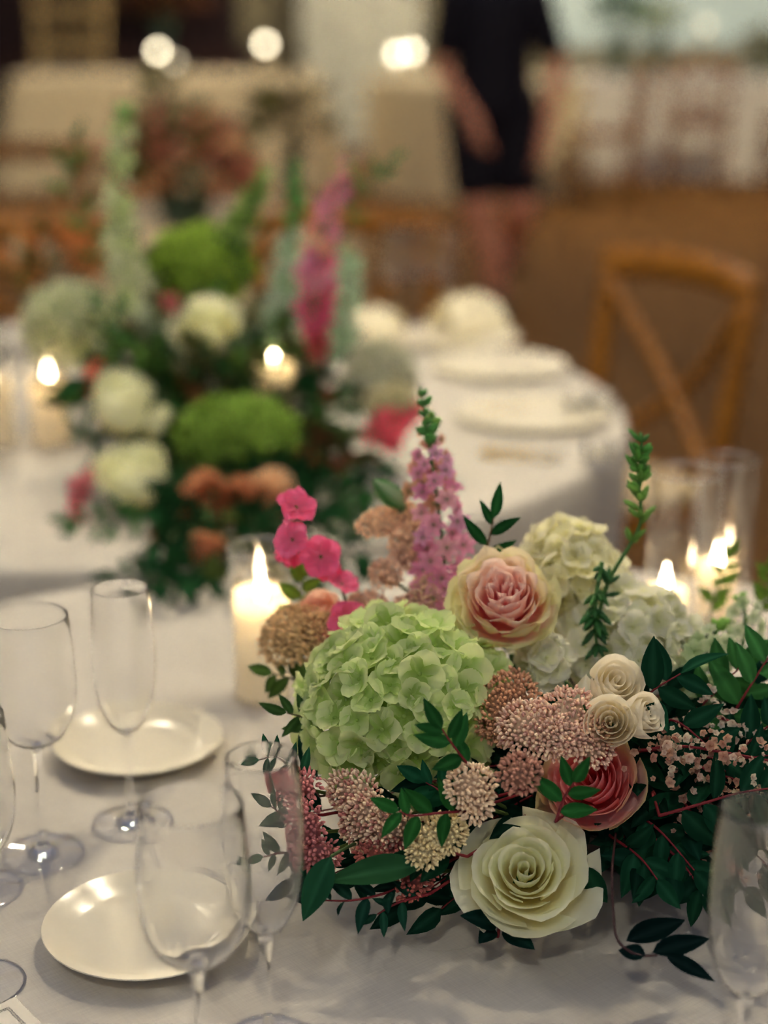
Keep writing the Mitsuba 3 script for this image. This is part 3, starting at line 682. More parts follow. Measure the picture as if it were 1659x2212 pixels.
sprig('leafy_sprig', 'five pointed dark leaves behind the top of the pink garden rose', 'sprig', S([(1035, 1230, 1.20), (1055, 1170, 1.20), (1066, 1120, 1.20)]), 4, .036, .36, (.010, .060, .015), (.10, .05, .02), ang=48, start=.1, jit=.25, root=ROOT)
sprig('leafy_sprig', 'small feathery leaves rising left of the green hydrangea over the tablecloth', 'sprig', S([(690, 1720, 1.07), (640, 1660, 1.06), (600, 1635, 1.05), (560, 1640, 1.05)]), 4, .021, .38, (.012, .060, .026), (.08, .05, .03), rs=.0009, ang=72, both=True, jit=.15, root=ROOT)
sprig('leafy_sprig', 'dark leaves seen through the front champagne flute', 'sprig', S([(700, 1760, 1.06), (630, 1760, 1.05), (590, 1740, 1.05)]), 5, .024, .45, (.010, .05, .022), RED, ang=60, root=ROOT)
sprig('leafy_sprig', 'low dark sprig seen through the lower bowl of the front champagne flute', 'sprig', S([(680, 1850, 1.04), (620, 1840, 1.03), (570, 1850, 1.03)]), 5, .022, .45, (.012, .055, .02), RED, ang=60, root=ROOT)
sprig('leafy_sprig', 'olive green leaves left of the green hydrangea behind the bread plates', 'sprig', S([(700, 1500, 1.18), (640, 1470, 1.20), (590, 1455, 1.21)]), 6, .032, .42, (.05, .10, .02), (.10, .1, .03), ang=50, root=ROOT)
sprig('leafy_sprig', 'dull olive leaves touching the left side of the green hydrangea', 'sprig', S([(700, 1600, 1.12), (665, 1555, 1.12), (620, 1540, 1.12)]), 5, .028, .42, (.03, .075, .02), (.10, .08, .03), ang=55, root=ROOT)
t = thing('salal_leaf', 'large flat dark green leaf pointing left under the green hydrangea', 'leaf')
add_leaf(t, Q(912, 1868, 1.00), Q(700, 1900, .995), .026, (0, -.45, .9), (.022, .085, .034), bend=.12, name='blade', nu=12, nv=7)
part(t, 'stem', shp(tube(S([(912, 1868, 1.0), (950, 1850, 1.02), (1000, 1800, 1.08)]), .0012, (.05, .1, .03), 5), 'mat_plant'))
t = thing('salal_leaf', 'long dark leaf hanging down to the cloth right of the front champagne flute', 'leaf')
add_leaf(t, Q(715, 1850, 1.0), Q(652, 1992, .985), .022, (-.2, -.9, .2), (.012, .06, .028), bend=.1, name='blade', nu=12, nv=7)
part(t, 'stem', shp(tube(S([(715, 1850, 1.0), (750, 1830, 1.02), (820, 1800, 1.08)]), .0012, (.05, .1, .03), 5), 'mat_plant'))
sprig('leafy_sprig', 'small dark leaves lying on the cloth left of the white rose', 'sprig', S([(900, 1900, 1.02), (830, 1930, 1.005), (760, 1945, 1.0), (700, 1945, 1.0)]), 7, .026, .45, (.006, .03, .02), RED, ang=55, nrm=N(np.array([0, -.5, .8])), root=ROOT)
sprig('leafy_sprig', 'tiny pointed dark leaves at the edge of the shade left of the white rose', 'sprig', S([(930, 1930, 1.01), (860, 1950, 1.0), (815, 1975, .995)]), 4, .020, .4, (.008, .04, .024), RED, ang=55, root=ROOT)
t = thing('leafy_sprig', 'two dark leaves sticking out under the white rose', 'sprig')
part(t, 'stem', shp(tube(curve(S([(1100, 1900, 1.06), (1085, 1960, 1.02), (1075, 2025, 1.0)]), 8), .0012, RED, 5), 'mat_plant'))
add_leaf(t, Q(1075, 2000, 1.003), Q(1002, 1972, .995), .017, (0, -.5, .85), (.003, .018, .014))
add_leaf(t, Q(1068, 2005, 1.003), Q(1035, 2034, .99), .014, (0, -.5, .85), (.003, .018, .014))
add_leaf(t, Q(1085, 2006, 1.003), Q(1155, 2048, .985), .017, (0, -.5, .85), (.003, .016, .013))
t = thing('leafy_sprig', 'dark leaves at the right side of the white rose', 'sprig')
part(t, 'stem', shp(tube(curve(S([(1230, 1820, 1.08), (1270, 1880, 1.03), (1290, 1950, 1.01)]), 8), .0012, RED, 5), 'mat_plant'))
add_leaf(t, Q(1262, 1870, 1.02), Q(1308, 1955, 1.01), .022, None, (.008, .045, .022))
add_leaf(t, Q(1285, 1950, 1.015), Q(1245, 1965, 1.01), .018, None, (.008, .045, .022))
t = thing('leafy_sprig', 'drooping sprig with four near black leaves hovering over the cloth at the bottom right', 'sprig')
part(t, 'stem', shp(tube(curve(S([(1330, 1800, 1.05), (1322, 1880, .99), (1324, 1960, .975), (1334, 2030, .962), (1375, 2062, .955), (1420, 2064, .952)]), 30), .0009, (.05, .02, .02), 5), 'mat_plant'))
for b_, e_, w in [((1352, 2033, .962), (1482, 1985, .985), .019), ((1408, 2058, .953), (1535, 2025, .965), .017), ((1395, 2064, .953), (1335, 2052, .960), .014), ((1437, 2062, .951), (1546, 2120, .935), .013)]:
    add_leaf(t, Q(*b_), Q(*e_), w, (0, -.5, .85), (.002, .009, .009), bend=.06)

# dark hanging foliage at the right
for path, n, L, lab in [
        ([(1330, 1580, 1.11), (1400, 1500, 1.09), (1470, 1455, 1.09)], 7, .040, 'broad dark leaves right of the small spray roses'),
        ([(1380, 1600, 1.10), (1450, 1555, 1.08), (1540, 1620, 1.06)], 6, .038, 'arching leaf spray with a yellow green vein right of the browned spray rose'),
        ([(1300, 1640, 1.10), (1420, 1620, 1.08), (1560, 1640, 1.07), (1680, 1630, 1.07)], 9, .030, 'red stemmed sprig running right just under the tiny pale blossoms'),
        ([(1425, 1762, 1.03), (1520, 1735, 1.03), (1600, 1712, 1.03), (1690, 1700, 1.03)], 9, .036, 'long red stem with hanging dark leaves reaching the right edge'),
        ([(1330, 1730, 1.07), (1420, 1790, 1.045), (1500, 1880, 1.02)], 8, .035, 'dark leaves hanging right of the deep pink rose'),
        ([(1310, 1800, 1.06), (1380, 1850, 1.03), (1420, 1900, 1.01)], 7, .030, 'lowest hanging dark leaves pointing at the cloth'),
        ([(1400, 1800, 1.05), (1470, 1860, 1.03), (1520, 1930, 1.01)], 7, .030, 'red stemmed dark leaves next to the right champagne flute'),
        ([(1480, 1560, 1.13), (1540, 1500, 1.13), (1600, 1440, 1.14)], 6, .034, 'mid green leaves below the pale green stock'),
        ([(1560, 1580, 1.12), (1610, 1500, 1.12), (1660, 1420, 1.13)], 6, .034, 'mid green leaves at the right edge beside the stock'),
        ([(1540, 1700, 1.09), (1600, 1620, 1.09), (1670, 1560, 1.09)], 6, .032, 'dark leaves at the right edge above the right champagne flute')]:
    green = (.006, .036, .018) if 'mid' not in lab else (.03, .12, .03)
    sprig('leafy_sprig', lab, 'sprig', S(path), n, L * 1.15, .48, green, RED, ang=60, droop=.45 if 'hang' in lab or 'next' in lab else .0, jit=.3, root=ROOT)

# yellow green sprigs beyond, and tiny waxy blossoms
for path, lab in [([(1530, 1340, 1.40), (1550, 1270, 1.40), (1580, 1200, 1.40)], 'yellow green sprig left of the right edge behind the stock blossoms'),
                  ([(1640, 1330, 1.36), (1655, 1280, 1.36), (1665, 1230, 1.36)], 'yellow green sprig cut off by the right edge')]:
    sprig('leafy_sprig', lab, 'sprig', S(path), 8, .022, .55, (.12, .22, .03), (.15, .18, .03), ang=50, root=ROOT)
def waxflower(label, path, n, seed, cols, sz=.0058):
    t = thing('wax_flower', label, 'filler flower'); g = np.random.default_rng(seed)
    c = curve(S(path), 20); tg = np.gradient(c, axis=0)
    part(t, 'stem', shp(tube(c, .0010, RED, 5), 'mat_plant'))
    kinds = [shp(blossom(5, sz / 2 * q, .6, 1.2 - .6 * q, np.asarray(k) * .7, k, seed, (.4, .15, .1), 3, 3, .1, .8, .12, .5), 'mat_petal') for k in cols for q in (.7, 1.0)]
    for i in range(n):
        k = int((i + .5) / n * (len(c) - 1)); p = c[k] + g.normal(0, .0085, 3) + [0, -.004, 0]
        part(t, 'blossom', xf(kinds[g.integers(len(kinds))], frame_z(p, N(TOCAM + g.normal(0, .6, 3)), g.uniform(0, 6), g.uniform(.7, 1.5))))
WX = [lin(226, 200, 180), lin(206, 160, 140), lin(236, 222, 196), lin(214, 176, 150)]
waxflower('tiny pale pink wax blossoms on a red stem at the right', [(1385, 1620, 1.06), (1470, 1612, 1.05), (1560, 1625, 1.05), (1670, 1645, 1.05)], 110, 201, WX)
waxflower('tiny pale wax blossoms hanging between the dark leaves at the right', [(1440, 1600, 1.08), (1520, 1660, 1.06), (1600, 1690, 1.06), (1670, 1740, 1.06)], 90, 202, WX)
waxflower('scattered tiny wax blossoms left of the right champagne flute', [(1470, 1720, 1.06), (1520, 1800, 1.05), (1570, 1900, 1.05)], 60, 203, [lin(190, 140, 120), lin(206, 170, 150)])
waxflower('tiny white wax blossoms under the mid green leaves at the right edge', [(1500, 1530, 1.12), (1580, 1560, 1.10), (1670, 1600, 1.09)], 50, 204, [lin(236, 226, 210), lin(220, 196, 180)])

sprig('leafy_sprig', 'lime green leaves lit by the pillar candle beside the magenta larkspur', 'sprig', S([(660, 1370, 1.27), (650, 1310, 1.28), (655, 1250, 1.28)]), 6, .026, .6, (.16, .26, .03), (.12, .16, .03), ang=50, root=ROOT)
# dense dark leaves low at the right and at the lower left
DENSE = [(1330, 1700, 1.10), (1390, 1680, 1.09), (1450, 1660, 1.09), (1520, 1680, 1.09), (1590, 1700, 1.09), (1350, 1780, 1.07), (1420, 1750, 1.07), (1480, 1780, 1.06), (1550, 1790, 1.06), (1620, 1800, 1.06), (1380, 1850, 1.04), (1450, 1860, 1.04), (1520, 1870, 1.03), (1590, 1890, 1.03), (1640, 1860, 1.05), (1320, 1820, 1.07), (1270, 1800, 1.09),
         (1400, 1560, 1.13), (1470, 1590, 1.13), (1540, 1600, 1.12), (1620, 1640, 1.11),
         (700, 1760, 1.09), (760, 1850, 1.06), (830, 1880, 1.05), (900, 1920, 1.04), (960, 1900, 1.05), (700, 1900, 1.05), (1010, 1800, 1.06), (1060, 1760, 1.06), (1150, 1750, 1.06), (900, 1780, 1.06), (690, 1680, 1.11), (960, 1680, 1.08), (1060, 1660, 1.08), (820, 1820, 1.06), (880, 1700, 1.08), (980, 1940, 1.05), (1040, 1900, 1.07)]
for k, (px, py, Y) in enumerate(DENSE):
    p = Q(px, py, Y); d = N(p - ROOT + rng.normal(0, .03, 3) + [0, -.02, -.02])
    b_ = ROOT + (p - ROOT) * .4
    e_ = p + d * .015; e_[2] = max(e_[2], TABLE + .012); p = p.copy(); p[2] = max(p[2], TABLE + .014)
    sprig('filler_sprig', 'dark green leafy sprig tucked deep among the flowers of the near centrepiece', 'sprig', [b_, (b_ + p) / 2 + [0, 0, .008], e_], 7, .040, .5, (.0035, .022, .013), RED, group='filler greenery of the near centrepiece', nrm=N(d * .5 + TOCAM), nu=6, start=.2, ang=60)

# filler foliage deep inside
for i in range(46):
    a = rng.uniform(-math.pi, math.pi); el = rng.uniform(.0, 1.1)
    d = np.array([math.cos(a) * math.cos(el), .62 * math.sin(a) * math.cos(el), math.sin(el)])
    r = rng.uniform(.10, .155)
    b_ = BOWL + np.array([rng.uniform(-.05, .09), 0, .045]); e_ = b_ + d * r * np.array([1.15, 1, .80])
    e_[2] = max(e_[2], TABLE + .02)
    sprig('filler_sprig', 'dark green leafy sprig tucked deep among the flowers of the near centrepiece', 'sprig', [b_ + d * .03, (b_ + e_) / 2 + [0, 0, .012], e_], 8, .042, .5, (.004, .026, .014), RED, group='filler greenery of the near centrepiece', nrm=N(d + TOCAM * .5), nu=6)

# ------------------------------------------------------------------ rear centrepiece on the second table
ROOT2 = np.array([-.27, 2.30, TABLE + .06])
def bowl2():
    t = thing('flower_bowl', 'dark low bowl under the rear centrepiece', 'bowl')
    at = lambda m: (m[0] + ROOT2 - [0, 0, .06], m[1], m[2])
    part(t, 'body', shp(at(lathe([(.0001, .002), (.06, .002), (.065, .008), (.10, .035), (.115, .06), (.11, .061), (.09, .04), (.0001, .03)], 32, (.05, .04, .035))), 'mat_solid'))
    part(t, 'floral_foam', shp(at(lathe([(.0001, .03), (.09, .04), (.10, .07), (.07, .10), (.0001, .115)], 24, (.02, .06, .02))), 'mat_solid'), 'dark green floral foam')
bowl2()
HY2 = ((.44, .54, .22), (.86, .87, .66), (.4, .5, .2))
def hyd2(lab, px, py, Y, r, cols, seed, n=70, ax=(0, 0, .4), size=.034):
    p = Q(px, py, Y)
    hydrangea('hydrangea', lab, p, r, n, size, *cols, axis=N(tocam(p) + np.array(ax)), seed=seed, stem_to=ROOT2, variants=3)
hyd2('large creamy white hydrangea at the upper left of the rear centrepiece', 152, 705, 2.50, (.066, .062, .06), HY2, 301, 90)
hyd2('bright lime green rounded snowball bloom at the middle of the rear centrepiece', 512, 945, 2.15, (.079, .052, .055), ((.16, .32, .04), (.42, .64, .14), (.3, .45, .08)), 302, 130, size=.026)
hyd2('lime green bloom high in the middle of the rear centrepiece', 432, 575, 2.52, (.075, .055, .045), ((.17, .33, .03), (.46, .64, .12), (.3, .45, .08)), 303, 80)
hyd2('white hydrangea partly hidden by the tip of the lilac larkspur on the second table', 815, 815, 2.28, (.048, .045, .045), ((.5, .52, .36), (.80, .80, .68), (.5, .55, .3)), 304, 50)
hyd2('small cream bloom below the white one beside the lilac larkspur', 850, 880, 2.22, (.030, .026, .026), ((.5, .48, .26), (.78, .74, .52), (.5, .5, .2)), 305, 26)
hyd2('greenish white loose bloom above the coral flower in the rear centrepiece', 330, 705, 2.42, (.036, .034, .030), ((.42, .5, .32), (.70, .75, .60), (.4, .5, .2)), 306, 30)
hyd2('loose bloom of small white florets below the rear white rose', 425, 810, 2.30, (.034, .026, .028), ((.4, .4, .2), (.74, .70, .54), (.4, .4, .1)), 307, 20, size=.028)
hyd2('pale cream bloom left of the white candle flame in the rear centrepiece', 560, 690, 2.50, (.036, .030, .030), ((.4, .4, .2), (.66, .62, .44), (.4, .4, .1)), 308, 24)

def rose2(lab, px, py, Y, R, H, n, col, seed, ax, name='garden_rose', **kw):
    p = Qt(px, py, Y, .03)
    rose(name, lab, p, ax, R, H, n, col, seed, stem_to=ROOT2, sepals=False, nu=8, nv=8, cat='rose', **kw)
rose2('big white rose opening upward, lowest white bloom of the rear centrepiece', 290, 1030, 2.06, .047, .078, 18, white_col, 311, N(np.array([-.05, -.30, .95])), wrap=(120, 75), zdrop=.12, curl=.02)
rose2('tall white bloom standing above the lowest white rose of the rear centrepiece', 265, 870, 2.14, .038, .082, 16, white_col, 312, N(np.array([.25, -.25, .95])), wrap=(120, 80), zdrop=.10, curl=.01)
rose2('white rose at the centre of the rear centrepiece under the lime green bloom', 448, 700, 2.28, .048, .055, 18, white_col, 313, N(np.array([.1, -.7, .7])))
rose2('small white bloom between the white roses and the lime snowball', 340, 910, 2.12, .014, .05, 10, white_col, 314, N(np.array([.5, -.1, .9])), wrap=(120, 90), zdrop=.05, curl=.0)
rose2('coral red rose peeking out behind the tall white bloom', 218, 815, 2.20, .026, .05, 14, lambda f, u, v, nz: mixc((.5, .05, .03), (.82, .22, .16), sm(.1, .9, u)), 315, N(np.array([-.4, -.3, .8])))
rose2('terracotta brown rose under the lime snowball bloom', 440, 1085, 1.96, .036, .042, 20, peach_col, 316, N(np.array([-.3, -.8, .3])))
rose2('brownish rose right of the terracotta one', 508, 1085, 1.97, .030, .035, 18, peach_col, 317, N(np.array([.1, -.8, .2])))
rose2('apricot rose at the right under the lime snowball bloom', 583, 1070, 1.98, .034, .038, 18, apricot_col, 318, N(np.array([.2, -.7, .5])))
rose2('brown peach rose hanging lowest in the rear centrepiece', 440, 1190, 1.93, .024, .035, 14, peach_col, 319, N(np.array([-.1, -.7, -.3])))

def clump(name, label, cat, items, cols, seed, npet=5, eye=(.12, .2, .05)):
    """A small branched flower: a few open florets on one stem."""
    t = thing(name, label, cat)
    for i, (px, py, Y, s, ax) in enumerate(items):
        m = blossom(npet, s / 2, .45, .25, np.asarray(cols[i % len(cols)]) * .8, cols[i % len(cols)], seed + i, eye, 4, 4)
        p = Qt(px, py, Y)
        part(t, 'floret', shp((app(m[0], frame_z(p, ax, i)), m[1], m[2]), 'mat_petal'))
        part(t, 'stem', shp(tube(curve([p, (p + ROOT2) / 2 + [0, 0, .02], ROOT2], 8), .0015, (.05, .14, .03), 5), 'mat_plant'))
PINK = [lin(228, 136, 146), lin(236, 156, 160), lin(222, 120, 138)]
clump('pink_bloom', 'dusty pink flowers at the left of the lowest white rose', 'flower', [(180, 1065, 2.05, .052, (-.5, -.7, .3)), (205, 1030, 2.08, .045, (-.3, -.5, .8)), (170, 1100, 2.04, .034, (-.4, -.7, -.2))], PINK, 321)
clump('pink_bloom', 'coral pink florets behind the lilac larkspur', 'flower', [(850, 915, 2.18, .058, (.1, -.7, .6)), (880, 890, 2.20, .05, (.3, -.5, .7)), (810, 935, 2.17, .045, (-.3, -.7, .4)), (845, 950, 2.15, .04, (0, -.8, -.2))], [lin(240, 104, 126), lin(244, 120, 138), lin(232, 120, 130)], 325)
clump('pink_bloom', 'pale pink florets between the delphinium spikes', 'flower', [(282, 652, 2.45, .045, (-.2, -.7, .6)), (300, 640, 2.46, .04, (.1, -.7, .7))], [lin(214, 170, 166), lin(220, 180, 170)], 331)
clump('pink_bloom', 'rose pink floret above the rear white rose', 'flower', [(370, 660, 2.42, .046, (.1, -.6, .8)), (365, 680, 2.41, .036, (-.1, -.7, .3))], [lin(204, 120, 120)], 335)
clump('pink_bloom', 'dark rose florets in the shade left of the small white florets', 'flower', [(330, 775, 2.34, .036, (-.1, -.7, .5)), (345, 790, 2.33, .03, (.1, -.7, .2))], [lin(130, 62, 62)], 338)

PALE = [lin(222, 230, 190), lin(232, 236, 204), lin(208, 222, 166)]
spike('delphinium', 'tall pale green delphinium spike at the upper left of the rear centrepiece', 'delphinium', [Q(300, 690, 2.42), Q(268, 560, 2.45), Q(255, 420, 2.48), Q(265, 270, 2.50), Q(268, 235, 2.5)], 40, .046, PALE, 341, nbud=14, npet=5, rad=.016, bstart=.80, wr=.42, budcol=(.16, .32, .08), budsize=.018, rs=.004, taper=.45)
spike('delphinium', 'pale blue green delphinium spike left of the pink larkspur', 'delphinium', [Q(600, 780, 2.36), Q(610, 650, 2.38), Q(628, 500, 2.40), Q(648, 345, 2.42)], 34, .042, [lin(198, 218, 194), lin(210, 226, 206), lin(178, 208, 170)], 342, nbud=16, npet=5, rad=.015, bstart=.70, wr=.42, budcol=(.07, .24, .05), budsize=.020, rs=.004)
spike('delphinium', 'short pale mint spike right of the pink larkspur', 'delphinium', [Q(720, 760, 2.30), Q(742, 670, 2.30), Q(755, 580, 2.31), Q(752, 540, 2.31)], 24, .042, [lin(196, 222, 190), lin(210, 230, 204)], 343, nbud=4, npet=5, rad=.014, bstart=.92, wr=.42, rs=.004)
spike('bell_spike', 'lime green bell spike leaning right behind the lime green bloom', 'bell spike', [Q(440, 600, 2.50), Q(490, 530, 2.52), Q(540, 440, 2.54), Q(575, 360, 2.55)], 26, .050, [(.24, .40, .08), (.32, .46, .14), (.22, .36, .10)], 344, nbud=8, npet=5, rad=.016, bstart=.8, wr=.5, budcol=(.15, .3, .06), budsize=.02, rs=.004)
spike('larkspur', 'deep pink larkspur spike of the rear centrepiece, fading to pale pink at the top', 'larkspur', [Q(675, 700, 2.22), Q(690, 600, 2.23), Q(705, 490, 2.24), Q(735, 400, 2.25), Q(770, 335, 2.26)], 10, .036, [lin(232, 108, 148), lin(238, 124, 160), lin(226, 94, 134)], 345, nbud=12, npet=6, rad=.016, bstart=.38, wr=.36, budcol=lin(206, 150, 150), budsize=.022, rs=.003, taper=.1, budopen=70)
spike('larkspur', 'mauve and peach florets along the upper part of the rear pink larkspur', 'larkspur', [Q(680, 610, 2.215), Q(690, 560, 2.22), Q(702, 480, 2.23), Q(728, 420, 2.24), Q(765, 345, 2.25)], 22, .034, [lin(230, 152, 190), lin(234, 176, 156), lin(232, 136, 166), lin(234, 164, 184)], 346, nbud=4, npet=6, rad=.018, bstart=.9, wr=.36, rs=.002, taper=.5)
spike('larkspur', 'pair of rose florets low on the stem below the rear pink larkspur', 'larkspur', [Q(690, 760, 2.20), Q(688, 730, 2.20), Q(672, 680, 2.21)], 5, .034, [lin(204, 82, 100), lin(196, 100, 100)], 347, nbud=2, npet=6, rad=.010, bstart=.95, wr=.36)
for lab, P, n, L in [
        ('curling green sprig at the far left top of the rear centrepiece', [(250, 640, 2.45), (215, 560, 2.46), (180, 470, 2.47), (140, 390, 2.48), (160, 310, 2.49)], 9, .05),
        ('green sprig rising right of the rear pink larkspur', [(740, 520, 2.34), (770, 440, 2.36), (800, 380, 2.38), (840, 350, 2.39)], 7, .04),
        ('narrow dark green blades right of the lime bell spike', [(540, 690, 2.46), (548, 600, 2.46), (545, 500, 2.47)], 5, .085),
        ('leaves hanging over the table edge below the lowest white rose', [(340, 1100, 2.02), (280, 1125, 2.0), (220, 1130, 1.99), (160, 1125, 1.99)], 8, .05),
        ('dark greenery at the bottom of the rear centrepiece on the left', [(470, 1150, 2.0), (400, 1220, 1.94), (330, 1245, 1.90), (265, 1245, 1.88)], 9, .055),
        ('dark greenery at the bottom of the rear centrepiece on the right', [(540, 1150, 1.98), (480, 1230, 1.92), (420, 1265, 1.88), (380, 1270, 1.86)], 8, .055),
        ('thin arching twig above the white bloom beside the lilac larkspur', [(760, 860, 2.28), (770, 770, 2.29), (820, 735, 2.30), (875, 770, 2.30), (890, 830, 2.29)], 6, .016),
        ('greenery behind the lilac larkspur on the second table', [(740, 1000, 2.16), (770, 1060, 2.12), (760, 1150, 2.06)], 8, .055),
        ('dark leaves under the coral pink florets', [(820, 960, 2.16), (800, 1000, 2.12), (720, 1020, 2.10)], 7, .05),
        ('small sprig below the pale candle left of the rear centrepiece', [(240, 930, 2.22), (200, 950, 2.20), (175, 930, 2.20)], 5, .04)]:
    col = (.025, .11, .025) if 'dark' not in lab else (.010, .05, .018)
    sprig('greenery_sprig', lab, 'sprig', [Qt(*a) for a in P], n, L, .36 if 'narrow' not in lab else .16, col, (.05, .10, .03), rs=.002, ang=50, nu=6, root=ROOT2)
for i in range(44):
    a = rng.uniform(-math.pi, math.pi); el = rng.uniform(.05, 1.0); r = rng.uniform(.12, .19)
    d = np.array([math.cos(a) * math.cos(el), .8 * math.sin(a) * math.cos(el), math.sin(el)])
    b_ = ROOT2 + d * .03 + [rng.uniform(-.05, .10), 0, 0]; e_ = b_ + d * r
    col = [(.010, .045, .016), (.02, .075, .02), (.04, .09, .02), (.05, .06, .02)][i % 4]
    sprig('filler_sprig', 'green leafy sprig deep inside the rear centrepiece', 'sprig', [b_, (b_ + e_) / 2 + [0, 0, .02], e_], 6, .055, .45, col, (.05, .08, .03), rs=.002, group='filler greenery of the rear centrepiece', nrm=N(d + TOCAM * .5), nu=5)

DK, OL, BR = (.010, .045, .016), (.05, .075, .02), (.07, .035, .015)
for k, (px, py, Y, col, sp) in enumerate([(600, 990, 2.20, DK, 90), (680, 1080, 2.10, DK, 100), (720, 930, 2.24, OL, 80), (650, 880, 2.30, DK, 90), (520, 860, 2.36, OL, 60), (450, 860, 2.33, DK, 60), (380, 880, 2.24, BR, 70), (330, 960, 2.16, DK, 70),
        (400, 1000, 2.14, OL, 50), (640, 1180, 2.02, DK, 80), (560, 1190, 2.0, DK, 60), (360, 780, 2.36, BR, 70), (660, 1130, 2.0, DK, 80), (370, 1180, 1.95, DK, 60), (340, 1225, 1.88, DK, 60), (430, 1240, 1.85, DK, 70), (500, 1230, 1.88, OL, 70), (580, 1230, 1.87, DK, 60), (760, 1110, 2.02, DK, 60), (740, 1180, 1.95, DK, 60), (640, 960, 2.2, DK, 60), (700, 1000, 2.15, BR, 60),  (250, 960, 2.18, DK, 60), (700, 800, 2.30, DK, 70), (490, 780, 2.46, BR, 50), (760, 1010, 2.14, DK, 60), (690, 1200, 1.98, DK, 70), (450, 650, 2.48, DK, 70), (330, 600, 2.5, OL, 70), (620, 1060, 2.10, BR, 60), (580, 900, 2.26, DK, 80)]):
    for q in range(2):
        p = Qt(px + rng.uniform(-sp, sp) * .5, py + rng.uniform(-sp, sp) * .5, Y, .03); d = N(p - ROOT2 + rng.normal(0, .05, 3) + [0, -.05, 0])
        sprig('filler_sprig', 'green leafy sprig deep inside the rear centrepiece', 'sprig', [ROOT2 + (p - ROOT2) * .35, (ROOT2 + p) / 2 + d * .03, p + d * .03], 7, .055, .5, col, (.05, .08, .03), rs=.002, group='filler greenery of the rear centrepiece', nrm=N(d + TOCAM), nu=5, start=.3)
clump('pink_bloom', 'scattered brownish pink florets at the dark right side of the rear centrepiece', 'flower', [(660, 985, 2.14, .03, (.1, -.8, .4)), (730, 1010, 2.12, .03, (.2, -.8, .2)), (610, 1040, 2.08, .04, (-.1, -.8, .4)), (705, 860, 2.25, .035, (0, -.8, .5))], [lin(150, 90, 60), lin(140, 70, 60)], 351)
clump('white_bloom', 'small white florets at the middle of the rear centrepiece near the candle', 'flower', [(400, 820, 2.28, .045, (-.1, -.7, .6)), (440, 835, 2.27, .045, (.2, -.8, .4)), (640, 720, 2.40, .05, (.1, -.7, .6)), (665, 790, 2.33, .04, (.1, -.8, .3)), (235, 900, 2.16, .035, (-.3, -.8, .2))], [lin(226, 220, 190), lin(216, 210, 176)], 352)
clump('white_bloom', 'tan florets low at the left of the rear centrepiece', 'flower', [(390, 1130, 2.0, .04, (-.1, -.8, .4)), (350, 1150, 1.98, .035, (-.2, -.8, .2)), (420, 1180, 1.96, .03, (.1, -.8, 0))], [lin(200, 180, 130), lin(190, 160, 120)], 353)

# ------------------------------------------------------------------ things set on the second table
def napkin(px, py, lab, w=.12, h=.07, rot=0.0):
    t = numbered('napkin'); p = onz(px, py)
    g = np.random.default_rng(int(px))
    u, v = np.meshgrid(np.linspace(-1, 1, 17), np.linspace(0, 1, 12), indexing='ij')
    # a soft standing fold: two sides leaning together
    Vs, Fs, n = [], [], 0
    for s in (-1, 1):
        x = u * w / 2 * (1 - .12 * v); y = s * (.045 * (1 - v * v) + .004) + .006 * np.sin(u * 6 + s); z = h * v * (1 - .18 * u * u) + .004 * np.sin(u * 7 + s)
        P = np.stack([x, y, np.maximum(z, .001)], -1).reshape(-1, 3); f = gridf(17, 12)
        Vs.append(P); Fs.append(f + n); n += len(P)
    V = np.vstack(Vs); c, s_ = math.cos(rot), math.sin(rot)
    V[:, :2] = V[:, :2] @ np.array([[c, s_], [-s_, c]])
    scene[t] = ply((V + [p[0], p[1], TABLE + .012], np.vstack(Fs)), 'mat_napkin', smooth=True)
    labels[t] = {'label': lab, 'category': 'napkin'}
scene['mat_napkin'] = two({'type': 'principled', 'base_color': rgb(lin(238, 230, 200)), 'roughness': .85})
for px, py, lab in [(1150, 905, 'dinner plate at the right side of the second table'), (985, 740, 'dinner plate under the folded napkin at the back of the second table'), (800, 745, 'dinner plate behind the thin arching twig on the second table'), (1080, 800, 'dinner plate near the back right edge of the second table')]:
    p = onz(px, py); plate(p[0], p[1], lab, 1.62)
napkin(1010, 728, 'folded standing napkin at the back right of the second table', .13, .075, .5)
napkin(800, 735, 'folded napkin behind the pale mint spike on the second table', .12, .055, -.2)
def cutlery(kind, px0, py0, px1, py1, lab):
    t = thing(kind, lab, 'cutlery'); a, b = onz(px0, py0), onz(px1, py1); a[2] = b[2] = TABLE + .004
    d = N(b - a); L = np.linalg.norm(b - a); pr = a + d * L * .62
    part(t, 'handle', shp(tube(np.linspace(a, pr, 6), [.0045, .004, .0032, .0028, .0026, .003], (1, 1, 1), 8), 'mat_gold'))
    m = leaf_mesh(L * .38, .020, .02, -.1, (1, 1, 1), 8, 5, .8)
    part(t, 'blade' if kind == 'knife' else 'head', shp((app(m[0], frame_y(pr, d, (0, 0, 1))), m[1], m[2]), 'mat_gold'))
cutlery('knife', 1040, 975, 1230, 985, 'gold knife lying in front of the right plate on the second table')
cutlery('fork', 1040, 990, 1215, 1002, 'gold fork nearest the right edge of the second table')
cutlery('knife', 1030, 892, 1210, 886, 'gold knife between the plates on the second table')
